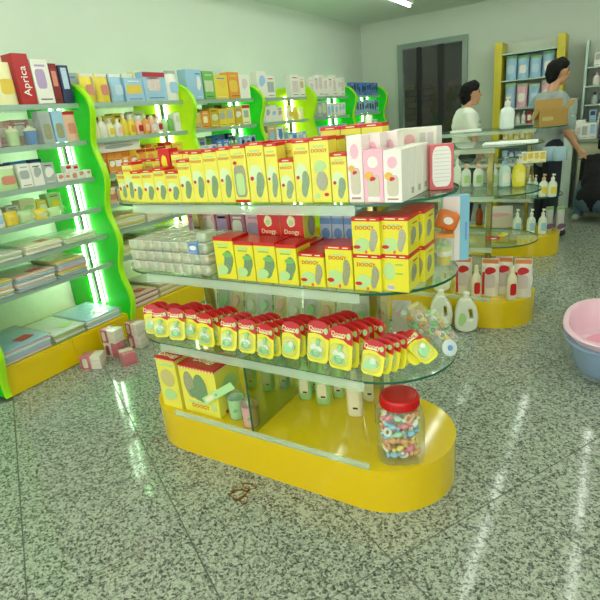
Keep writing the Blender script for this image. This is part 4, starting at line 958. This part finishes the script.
for i, (px, py, m, lb) in enumerate(((493, 239, cols['red'], 'small red packet on the nearly empty middle shelf'), (503, 236, cols['yellow'], 'small yellow packet on the nearly empty middle shelf'))):
    a = at(px, py, z=Z2); o = O('small_packet', soft(.09, .05, .016, .006), m); o.location = (a.x, a.y, Z2+.001); o.rotation_euler = (0,0,.4+i); dec(o, 'print_panel', DISC, WHITE, 0, .008, .02, .004, -.0252); tag(o, lb, 'packet')
def put(o, px, py, z, label, cat, group=None, rz=FW, dy=.03):
    a = at(px, 130, Y=py[0]) if isinstance(py, tuple) else at(px, py, z=z)
    o.location = (a.x, a.y+(0 if isinstance(py, tuple) else dy), z+.001); o.rotation_euler = (0,0,rz); tag(o, label, cat, group); return o
MILK = mat('milk_bottle', (.90,.93,.86), .3); GB = 'bottles on the middle stand'
put(bottle(MILK, .060, .20, .05, 'lotion_bottle', WHITE, False, WHITE, 'm1'), 456, 187, Z3, 'tall white bottle at left end of middle stand', 'bottle', GB)
put(bottle(MILK, .070, .165, .05, 'lotion_bottle', cols['peach'], False, PALEG, 'm2'), 465, 187, Z3, 'white bottle with peach cap, left of two', 'bottle', GB)
put(bottle(MILK, .072, .165, .05, 'lotion_bottle', cols['peach'], False, PALEG, 'm2'), 477, 187, Z3, 'white bottle with peach cap, right of two', 'bottle', GB)
put(bottle(MILK, .070, .165, .05, 'lotion_bottle', WHITE, False, PALEG, 'm3'), 492, 187, Z3, 'white bottle right behind the brass post', 'bottle', GB)
put(bottle(mat('clear_gel', (.82,.92,.88), .15), .085, .21, .06, 'pump_bottle', cols['lblue'], True, WHITE, 'm4'), 503.5, 187, Z3, 'pale clear bottle with light blue pump', 'bottle', GB)
put(bottle(mat('yellow_gel', (.93,.88,.25), .15), .090, .22, .06, 'pump_bottle', WHITE, True, mat('yellow_label', (.95,.90,.45), .3), 'm5'), 517.5, 187, Z3, 'yellow bottle with white pump', 'bottle', GB)
PAPER = mat('white_paper', (.94,.96,.93), .6)
put(O('paper_stack', box(.34, .16, .012), PAPER), 511, (3.80,), Z4, 'white paper sheets on top of the middle stand', 'paper', None, .1)
# --- far stand
G3 = 'goods on the far stand'
for i, px in enumerate((516, 530, 541.5)):
    put(bottle(MILK, .085, .26, .06, 'pump_bottle', WHITE, True, cols['lblue'], 'm6'), px, 234.5, Z1, 'white pump bottle with blue label on far plinth, %s from left' % ordn(i), 'bottle', G3)
for i, px in enumerate((548, 559)):
    o = pouch(mat('grey_lilac_bag', (.74,.74,.72), .3), .082, .25, .06, 'wipes_bag', cols['green'], None); dec(o, 'purple_print', BLOB, mat('plum_print', (.45,.32,.42), .35), 0, .05, .05, .035, -.036, .002)
    put(o, px, 231, Z1, 'grey and purple bag with green top on far plinth, %s' % ('left' if i == 0 else 'right'), 'bag', G3, dy=.04)
o = pouch(mat('white_pink_bag', (.90,.85,.82), .3), .30, .24, .10, 'diaper_bag', None, None); dec(o, 'pink_stripe', BLOB, PINK, 0, .15, .12, .025, -.05, .003); put(o, 497, 229, Z1, 'large white bag with pink stripe on far plinth', 'bag', G3, .3, .08)
put(bottle(mat('amber_bottle', (.62,.28,.10), .25), .075, .24, .05, 'amber_bottle', DARK, False, None, 'am'), 478, 226, Z1, 'dark orange bottle with black cap on far plinth', 'bottle', G3, dy=.06)
for i, (px, m, cp_) in enumerate(((528, mat('clear_gel'), WHITE), (534, mat('clear_gel'), WHITE))):
    put(bottle(m, .054, .20, .04, 'pump_bottle', cp_, True, None, 'm7'), px, 196, Z2, 'clear pump bottle on far stand, %s of two' % ('left' if i == 0 else 'right'), 'bottle', G3, dy=.06)
for i, (px, cp_) in enumerate(((542.5, cols['peach']), (551.5, WHITE))):
    put(bottle(MILK, .085, .22, .06, 'pump_bottle', cp_, True, cols['yellow'], 'm8'), px, 197, Z2, 'white pump bottle with yellow label and %s pump' % ('peach' if i == 0 else 'white'), 'bottle', G3, dy=.02)
for i in range(4):
    put(carton(cols['cream'], .060, .10, .07, 'small_carton', art['yel']), 524+6*i, 163.5-.4*i, Z3, 'small cream and yellow carton on far stand, %s from left' % ordn(i), 'box', G3, .1)
for i, px in enumerate((548, 559.5)):
    o = pouch(clear('blue_film', (.8,.9,.95), .6, (.72,.84,.88), .15, bump=.6), .125, .13, .10, 'film_bag'); put(o, px, 161, Z3, 'crumpled pale blue film bag on far stand, %s' % ('left' if i == 0 else 'right'), 'bag', G3, .3, .04)
put(bottle(mat('jug_white', (.90,.94,.92), .3), .135, .30, .10, 'white_pump_jug', WHITE, True, None, 'pj', 3.5), 506.5, (5.70,), Z4, 'large white pump bottle on top of the far stand', 'bottle', G3, .4, .06)
# open cardboard box
KR = mat('kraft_card', (.66,.52,.24), .6, var=.06)
a = at(550, 129.5, Y=5.76); bxo = E_('open_cardboard_box', (a.x, a.y, Z4+.001), .35); tag(bxo, 'open brown cardboard box with flaps up on the far stand', 'box')
w_, d_, h_ = .25, .18, .15
for sx in (-1, 1): O('side_wall', box(.005, d_, h_), KR, bxo, (sx*w_/2, 0, 0))
for s_ in (-1, 1): O('end_wall', box(w_-.006, .005, h_), KR, bxo, (0, s_*(d_/2-.0025), 0))
O('bottom', box(w_-.006, d_-.012, .005), KR, bxo, (0,0,.0005))
O('flap', box(w_, .004, .10), KR, bxo, (0, d_/2, h_), (-.35,0,0)); O('flap', box(.004, d_, .10), KR, bxo, (w_/2, 0, h_), (0,.75,0)); O('flap', box(.004, d_, .09), KR, bxo, (-w_/2, 0, h_), (0,-2.6,0))
O('tape_label', RRECT, mat('tape_tan', (.74,.66,.40), .4), bxo, (-.05, -d_/2-.0005, .07), (0,0,0), (.05,.001,.018))
put(O('flat_tray', box(.30, .14, .02), PAPER), 466, (5.68,), Z4, 'flat white tray on top of the far stand', 'tray', G3, .1, .08)

# ------------------------------------------------------------------ baby bath tubs
def tub(key, a, b, h, t=.012, flare=1.0):
    prof = [(.72,0),(.78,.004),(.86,h*.3),(.93,h*.7),(.97,h-.01),(1.06,h-.006),(1.08,h),(1.06,h+.006),(.965,h+.004),(.93,h-.02),(.84,h*.35),(.76,.02),(.70,.012)]
    return lathe(key, [(r*a, z) for r, z in prof], 48, 1, b/a, 2.4)
T = Vector((.10, 3.305, 0)); TR = PI/2
o = O('blue_bath_tub', tub('tubb', .370, .260, .20), mat('tub_blue', (.52,.66,.84), .25), None, T+Vector((0,0,.001)), (0,0,TR)); tag(o, 'light blue baby bath tub under the pink one', 'bath tub')
o = O('pink_bath_tub', tub('tubp', .378, .266, .20), mat('tub_pink', (.96,.80,.86), .25), None, T+Vector((0,0,.055)), (0,0,TR)); tag(o, 'pink baby bath tub nested in the blue tub', 'bath tub')
O('inner_floor', lathe('tubfl', [(.25,.0135),(.25,.016)], 40, 1, .70, 2.4), mat('tub_rose', (.93,.62,.72), .3), o)
o = O('film_wrap', lathe('tubfilm', [(.285,.004),(.36,.02),(.405,.10),(.425,.19),(.430,.235),(.424,.262)], 40, 1, .71, 2.4, False), FILM, None, T+Vector((0,0,.001)), (0,0,TR)); tag(o, 'crinkled clear film around the nested bath tubs', 'plastic film')

# ------------------------------------------------------------------ back shelving and counter
yl = at(495, 130, Y=8.2); yr = at(558, 90, Y=8.2)
YR = 8.25
rk = E_('back_rack', ((yl.x+yr.x)/2, YR+.2, 0)); tag(rk, 'back wall rack with yellow side panels behind the men', 'shelving'); RWd = yr.x-yl.x
YP = mat('rack_yellow', (.80,.74,.08), .35)
for s in (-1, 1): O('side_panel', box(.10, .42, 2.3), YP, rk, (s*RWd/2, 0, 0))
O('back_panel', box(RWd-.1, .02, 2.3), BACKP, rk, (0, .2, 0))
RZ = [.35, .66, .97, 1.20, 1.42, 1.80, 2.15]
for z in RZ: O('shelf', box(RWd-.104, .38, .02), ALU, rk, (0, 0, z-.02))
def rackrow(rt, z, items, n, w, h, d, name, txt, yoff=-.08, width=RWd):
    for i in range(n):
        mk, look, cat = items[i % len(items)]
        w = min(w, (width-.16)/n-.012); o = mk(w, h*(1-.06*(i % 3)), d); o.location = (rt.location.x-width/2+.08+(width-.16)*(i+.5)/n, rt.location.y+yoff, z+.001)
        tag(o, '%s, %s, %s from left' % (look, txt, ordn(i)), cat, name)
rackrow(rk, RZ[5], [(Pp('lblue','green','blu'),'blue bag with green header','bag'),(Pp('lblue','green','white'),'pale bag with green header','bag')], 4, .22, .32, .08, 'bags on the back rack top', 'yellow back rack upper shelf')
rackrow(rk, RZ[4], [(Pp('lblue','lgreen','blu'),'blue netted ball bag','bag'),(Pp('pink','lgreen','white'),'pink netted ball bag','bag')], 4, .22, .34, .10, 'bags on the back rack', 'yellow back rack fifth shelf')
rackrow(rk, RZ[3], [(C('red','white'),'red box','box'),(C('white','grey'),'white box','box'),(B('white','grey'),'white bottle','bottle'),(B('white','white'),'plain white bottle','bottle')], 8, .10, .17, .08, 'goods on the back rack', 'yellow back rack fourth shelf')
rackrow(rk, RZ[2], [(C('cream','yel'),'cream and yellow box','box'),(C('yellow','white'),'yellow box','box')], 8, .10, .15, .08, 'yellow boxes on the back rack', 'yellow back rack third shelf')
rackrow(rk, RZ[1], [(C('lblue','blu'),'pale blue box','box'),(C('blue','white'),'blue box','box')], 7, .12, .17, .08, 'blue boxes on the back rack', 'yellow back rack second shelf')
rackrow(rk, RZ[0], [(C('ochre','white'),'ochre box','box'),(C('lilac','white'),'lilac box','box')], 6, .13, .20, .08, 'low boxes on the back rack', 'yellow back rack lowest shelf')
# white partition right of the rack, right rack and counter
pa, pb = at(561, 100, Y=8.2).x, at(574, 100, Y=8.2).x
o = O('white_cabinet', box(pb-pa-.03, .40, 1.48), mat('cabinet_white', (.80,.86,.82), .4)); o.location = ((pa+pb)/2+.045, 8.45, 0); tag(o, 'pale tall cabinet between the two back racks', 'cabinet')
for i in range(2):
    for j in range(2): O('cubby', box(.075, .012, .17), mat('cubby_grey', (.62,.70,.66), .5), o, (-.043+.086*i, -.201, 1.08+.19*j))
qx0 = at(577, 100, Y=8.4).x
RW2 = 2.0
rk2 = E_('right_rack', (qx0+RW2/2+.07, 8.68, 0)); tag(rk2, 'right hand back rack crowded with small goods', 'shelving')
for s in (-1, 1): O('side_panel', box(.03, .42, 2.2), ALU, rk2, (s*RW2/2, 0, 0))
O('back_panel', box(RW2-.03, .02, 2.2), BACKP, rk2, (0, .2, 0))
R2Z = [.95, 1.16, 1.38, 1.62, 1.86]
for z in R2Z: O('shelf', box(RW2-.034, .36, .02), ALU, rk2, (0, .0, z-.02))
mixA = [(C('white','grey'),'white and grey carton','box'),(C('lblue','navy'),'pale blue and navy carton','box'),(B('white','pink'),'white bottle with pink cap','bottle'),(C('pink','red'),'pink carton','box'),(B('grey','navy'),'grey bottle','bottle'),(C('navy','white'),'navy carton','box'),(C('yellow','white'),'yellow carton','box')]
rackrow(rk2, R2Z[4], mixA, 18, .085, .17, .08, 'goods on the right rack top', 'right back rack top shelf', -.1, RW2)
rackrow(rk2, R2Z[3], mixA[2:]+mixA[:2], 18, .085, .16, .08, 'goods on the right rack upper', 'right back rack fourth shelf', -.1, RW2)
rackrow(rk2, R2Z[2], mixA[4:]+mixA[:4], 18, .085, .15, .08, 'goods on the right rack middle', 'right back rack third shelf', -.1, RW2)
rackrow(rk2, R2Z[1], mixA[1:]+mixA[:1], 18, .085, .15, .08, 'goods on the right rack lower', 'right back rack second shelf', -.1, RW2)
ct = at(577, 140, Y=7.98); CW_ = 2.4
cn = E_('sales_counter', (ct.x+CW_/2+.03, 8.20, 0)); tag(cn, 'cream sales counter behind the crouching person', 'counter')
CT = ct.z
O('body', box(CW_, .36, CT-.04-.30), mat('counter_cream', (.74,.74,.60), .4), cn, (0,0,.30)); O('worktop', box(CW_+.04, .40, .04), mat('counter_top_green', (.50,.58,.48), .25), cn, (0,0,CT-.04)); O('plinth', box(CW_-.06, .30, .30), mat('counter_dark', (.16,.18,.15), .5), cn); O('groove', box(CW_-.01, .004, .014), DARK, cn, (0,-.181,CT-.26))
for i, (mk, look, cat, px, wv, h) in enumerate(((Pp('white',None,'baby'),'white net bag on the counter','bag',579,.12,.24),(C('white','grey'),'white carton on the counter','box',584.5,.10,.20),(C('pink','white'),'pink carton on the counter','box',588.5,.07,.14),(C('white','lblue'),'white and blue carton on the counter','box',592.5,.09,.20),(B('cream','white'),'cream pump bottle on the counter','bottle',597,.08,.26),(C('navy','white'),'navy carton on the counter','box',603,.12,.28))):
    o = mk(wv, h, .08); a = at(px, 137, Y=8.15); o.location = (a.x, 8.12 if i % 2 else 8.22, CT+.001); tag(o, look, cat, 'goods on the counter')

# ------------------------------------------------------------------ people
SKIN = mat('skin', (.80,.60,.46), .5, var=.05); HAIR = mat('black_hair', (.06,.05,.05), .65, var=.2, scale=60, spec=.2)
def blobmesh(name, balls, voxel, m, parent=None, sm=3):
    """one continuous surface from overlapping tapered limbs: (p0, r0, p1, r1[, squash xyz])"""
    bm = bmesh.new()
    for b in balls:
        p0, r0, p1, r1 = Vector(b[0]), b[1], Vector(b[2]), b[3]; sq = b[4] if len(b) > 4 else (1,1,1)
        n = max(2, int((p1-p0).length/max(.006, min(r0, r1)*.45))+1)
        for i in range(n):
            t = i/(n-1); p = p0.lerp(p1, t); r = r0+(r1-r0)*t
            bmesh.ops.create_icosphere(bm, subdivisions=2, radius=1, matrix=Matrix.Translation(p) @ Matrix.Diagonal((r*sq[0], r*sq[1], r*sq[2], 1)))
    me = bpy.data.meshes.new(name); bm.to_mesh(me); bm.free(); me.materials.append(m)
    o = bpy.data.objects.new(name, me); COL.objects.link(o)
    md = o.modifiers.new('r', 'REMESH'); md.mode = 'VOXEL'; md.voxel_size = voxel; md.use_smooth_shade = True
    ms = o.modifiers.new('s', 'SMOOTH'); ms.iterations = sm; ms.factor = .5
    dg = bpy.context.evaluated_depsgraph_get(); dg.update()
    m2 = bpy.data.meshes.new_from_object(o.evaluated_get(dg)); m2.name = name
    o.modifiers.clear(); o.data = m2
    if not m2.materials: m2.materials.append(m)
    for p in m2.polygons: p.use_smooth = True
    if parent: o.parent = parent
    return o
def hand(wrist, direction, side, curl=.35):
    """palm, four fingers and a thumb as tapered chains"""
    d = Vector(direction).normalized(); s = Vector(side).normalized(); n = d.cross(s); W = Vector(wrist); out = []
    out.append((W, .024, W+d*.085, .030, (1,1,1)))
    for i, (off, ln) in enumerate(((-.030,.066),(-.010,.076),(.010,.070),(.029,.054))):
        b = W+d*.085+s*off; k = b+d*ln*.5+n*curl*.02; e = k+d*ln*.45+n*curl*.05
        out += [(b, .0095, k, .0085), (k, .0085, e, .007)]
    tb = W+d*.03-s*.028; tm = tb-s*.028+d*.03; out += [(tb, .013, tm, .010), (tm, .010, tm+d*.030+n*.01, .008)]
    return out
def head_balls(c, f, up=Vector((0,0,1))):
    """skull, jaw, nose, ears round centre c, facing f"""
    f = f.normalized(); s = f.cross(up).normalized()
    return [(c-f*.012+up*.025, .090, c+f*.015+up*.025, .086, (1,1,1.08)), (c+f*.035-up*.055, .060, c+f*.045-up*.080, .044), (c+f*.095+up*.012, .012, c+f*.112-up*.018, .017), (c+f*.085-up*.052, .020, c+f*.088-up*.056, .020), (c+f*.070-up*.098, .024, c+f*.072-up*.1, .022)] + \
           [(c+s*g*.088-f*.012+up*.02, .016, c+s*g*.090-f*.016-up*.022, .012) for g in (-1, 1)]
def face_parts(par, c, f):
    f = f.normalized(); up = Vector((0,0,1)); s = f.cross(up).normalized()
    em = lathe('eyeball', [(.002,-.010),(.008,-.006),(.010,0),(.008,.006),(.002,.010)], 10)
    for g in (-1, 1):
        O('eye', em, mat('eye_dark', (.08,.06,.05), .2), par, c+f*.088+s*g*.034+up*.02); O('eyebrow', soft(.03,.008,.006,.002), HAIR, par, c+f*.092+s*g*.034+up*.042, (0,0,math.atan2(s.y, s.x)))
    O('mouth', soft(.042,.008,.008,.003), mat('lips', (.66,.38,.34), .5), par, c+f*.103-up*.062, (0,0,math.atan2(s.y, s.x)))
V = Vector
def hair_balls(c, f, long=0.):
    f = f.normalized(); up = V((0,0,1)); s = f.cross(up).normalized(); out = [(c-f*.03+up*.045, .098, c-f*.002+up*.058, .094, (1,1,1.0)), (c-f*.055+up*.0, .082, c-f*.058-up*.05, .062), (c+f*.062+up*.098, .036, c+f*.030+up*.12, .040)]
    for g in (-1, 1): out += [(c+s*g*.070-f*.02+up*.05, .040, c+s*g*.078-f*.03-up*(.005+long), .026), (c+s*g*.052+f*.058+up*.082, .034, c+s*g*.064+f*.045+up*.055, .024)]
    return out
def fit(r, g): return r+g
# standing man in white T-shirt, in profile
def man1():
    px = at(467, 140, Y=6.52); root = V((px.x, px.y, 0)); f = V((.90, .43, 0)).normalized(); s = f.cross(V((0,0,1)))   # s = his right
    H = 1.79
    P = lambda fx, sx, z: V(f*fx + s*sx + V((0,0,z)))
    hc = P(.035, 0, 1.64)
    fh = (f + s*.12).normalized()
    torso = [(P(-.02,0,.98), .145, P(-.02,0,1.12), .135), (P(-.02,0,1.12), .135, P(-.015,0,1.30), .145)] + [(P(-.015,g*.055,1.16), .115, P(-.02,g*.07,1.36), .115) for g in (-1,1)] + [(P(-.03,-.16,1.42), .062, P(-.03,.16,1.42), .062)]
    arms = []
    for g, el, wr in ((1, P(.03,.235,1.15), P(.12,.215,.93)), (-1, P(.05,-.235,1.15), P(.20,-.18,.98))):
        sh = P(-.03, g*.185, 1.415); arms += [(sh, .055, el, .042), (el, .042, wr, .029)]
        arms += hand(wr, f*.4+V((0,0,-.9)), V((0,0,1)) if g > 0 else V((0,0,-1)))
    legs = []
    for g in (-1, 1): legs += [(P(-.02,g*.09,.95), .095, P(.01,g*.10,.50), .060), (P(.01,g*.10,.50), .060, P(-.03,g*.10,.09), .042), (P(-.05,g*.10,.05), .042, P(.14,g*.11,.035), .035)]
    body = blobmesh('person', torso+arms+legs+[(P(-.015,0,1.44), .058, P(.01,0,1.55), .052)]+head_balls(hc, fh), .0095, SKIN)
    sl = [(a, r+.026, b, q+.026) + tuple(x) for a, r, b, q, *x in torso]
    for g in (-1, 1):
        sh = P(-.03, g*.185, 1.415); el = (P(.03,.235,1.15) if g > 0 else P(.05,-.235,1.15)); sl.append((sh, .076, sh.lerp(el, .72), .070))
    sl.append((P(-.02,0,.88), .155, P(-.02,0,1.0), .158))
    blobmesh('t_shirt', sl, .012, mat('white_cotton', (.92,.93,.88), .8, var=.03), body)
    tr = [(a, r+.018, b, q+.018) for a, r, b, q in legs[:2]+legs[3:5]] + [(P(-.02,0,.90), .150, P(-.02,0,.98), .150)]
    blobmesh('trousers', tr, .014, mat('dark_trousers', (.20,.20,.18), .8), body)
    blobmesh('hair', hair_balls(hc, fh, .03)+[(hc-fh*.05-V((0,0,.03)), .075, hc-fh*.05-V((0,0,.075)), .055)], .009, HAIR, body)
    face_parts(body, hc, fh)
    # faded print on the chest and flank
    body.location = root
    for i, (c, z) in enumerate((((.62,.78,.60), 1.33), ((.72,.80,.50), 1.26), ((.60,.72,.70), 1.19))):
        nn = (f*.80+s*.60).normalized(); O('shirt_print', soft(.11-.02*(i == 1), .012, .045, .003), mat('shirt_print_%d' % i, c, .8), body, V((nn.x*.146, nn.y*.146, z-.02)), (0,0,math.atan2(nn.y, nn.x)+PI/2))
    tag(body, 'standing dark-haired person in white T-shirt seen in profile', 'person'); return body
man1()
def man2():
    px = at(549, 150, Y=6.52); root = V((px.x, px.y, 0)); f = V((.80, .60, 0)).normalized(); s = f.cross(V((0,0,1)))
    P = lambda fx, sx, z: V(f*fx + s*sx + V((0,0,z)))
    hc = P(.045, 0, 1.765); fh = (f + s*.2).normalized()
    torso = [(P(-.02,0,1.03), .150, P(-.02,0,1.20), .140)] + [(P(-.02,g*.055,1.22), .118, P(-.02,g*.07,1.45), .118) for g in (-1,1)] + [(P(-.03,-.17,1.51), .064, P(-.03,.17,1.51), .064)]
    E1, W1 = P(.02,.25,1.20), P(.17,.235,1.00); E2, W2 = P(.10,-.24,1.22), P(.28,-.12,1.10)
    arms = []
    for g, el, wr, dr in ((1, E1, W1, f*.7+V((0,0,-.7))), (-1, E2, W2, f*.9+V((0,0,-.3)))):
        sh = P(-.03, g*.195, 1.50); arms += [(sh, .058, el, .044), (el, .044, wr, .030)] + hand(wr, dr, V((0,0,1)) if g > 0 else V((0,0,-1)), .6)
    legs = []
    for g in (-1, 1): legs += [(P(-.02,g*.095,1.0), .100, P(.01,g*.10,.53), .064), (P(.01,g*.10,.53), .064, P(-.03,g*.10,.09), .044), (P(-.05,g*.10,.05), .044, P(.15,g*.11,.035), .036)]
    body = blobmesh('person', torso+arms+legs+[(P(-.015,0,1.54), .060, P(.015,0,1.67), .054)]+head_balls(hc, fh), .0095, SKIN)
    sl = [(a, r+.018, b, q+.018) for a, r, b, q in torso]
    for g, el in ((1, E1), (-1, E2)): sh = P(-.03, g*.195, 1.50); sl.append((sh, .082, sh.lerp(el, .85), .074))
    sl.append((P(-.02,0,.94), .165, P(-.02,0,1.05), .165))
    blobmesh('t_shirt', sl, .012, mat('grey_cotton', (.60,.64,.63), .85, var=.03), body)
    tr = [(a, r+.02, b, q+.02) for a, r, b, q in legs[:2]+legs[3:5]] + [(P(-.02,0,.95), .155, P(-.02,0,1.02), .150)]
    blobmesh('jeans', tr, .014, mat('dark_jeans', (.11,.14,.17), .85), body)
    blobmesh('hair', hair_balls(hc, fh), .009, HAIR, body); face_parts(body, hc, fh)
    for g in (-1, 1): blobmesh('shoe', [(P(-.06,g*.10,.045), .050, P(.16,g*.11,.040), .044)], .012, mat('dark_shoe', (.12,.12,.12), .6), body)
    body.location = root; tag(body, 'standing person in grey T-shirt and dark jeans behind the cardboard box', 'person')
man2()
def croucher():
    a = at(577, 222, z=0); root = V((a.x+.17, a.y+.02, 0)); f = V((.25, .97, 0)).normalized(); s = f.cross(V((0,0,1)))
    P = lambda fx, sx, z: V(f*fx + s*sx + V((0,0,z)))
    hc = P(.30, 0, .90); fh = (f*.9+V((0,0,-.45))).normalized()
    torso = [(P(.0,-.07,.30), .140, P(.0,.07,.30), .140), (P(.0,0,.30), .160, P(.13,0,.52), .150)] + [(P(.10,g*.06,.48), .130, P(.22,g*.08,.68), .120) for g in (-1,1)] + [(P(.25,-.17,.72), .066, P(.25,.17,.72), .066)]
    arms = []
    for g in (-1, 1):
        sh, el, wr = P(.25,g*.20,.71), P(.34,g*.25,.48), P(.50,g*.12,.50); arms += [(sh, .060, el, .045), (el, .045, wr, .030)] + hand(wr, f, V((0,0,1)), .5)
    legs = []
    for g in (-1, 1):
        hp, kn, an = P(.0,g*.12,.28), P(.36,g*.24,.42), P(.06,g*.20,.09); legs += [(hp, .105, kn, .066), (kn, .066, an, .045), (P(.03,g*.20,.05), .042, P(.23,g*.22,.035), .035)]
    body = blobmesh('person', torso+arms+legs+[(P(.24,0,.74), .060, P(.28,0,.83), .056)]+head_balls(hc, fh), .0095, SKIN)
    sl = [(p, r+.018, q, t+.018) for p, r, q, t in torso]
    for g in (-1, 1): sh, el, wr = P(.25,g*.20,.71), P(.34,g*.25,.48), P(.50,g*.12,.50); sl += [(sh, .080, el, .062), (el, .062, el.lerp(wr,.9), .046)]
    blobmesh('black_top', sl, .012, mat('black_cotton', (.035,.04,.045), .85), body)
    tr = []
    for g in (-1, 1): tr += [(a_, r+.02, b_, q+.02) for a_, r, b_, q in legs[(0 if g < 0 else 3):(2 if g < 0 else 5)]]
    blobmesh('jeans', tr+[(P(-.01,-.06,.27), .155, P(-.01,.06,.27), .155)], .013, mat('blue_jeans', (.30,.40,.46), .85), body)
    for g in (-1, 1): blobmesh('shoe', [(P(.0,g*.20,.045), .050, P(.24,g*.22,.040), .044)], .012, mat('pale_shoe', (.62,.64,.58), .6), body)
    blobmesh('hair', hair_balls(hc, fh, .03), .010, HAIR, body); face_parts(body, hc, fh)
    body.location = root; tag(body, 'crouching person in black top and jeans with back to us', 'person')
croucher()
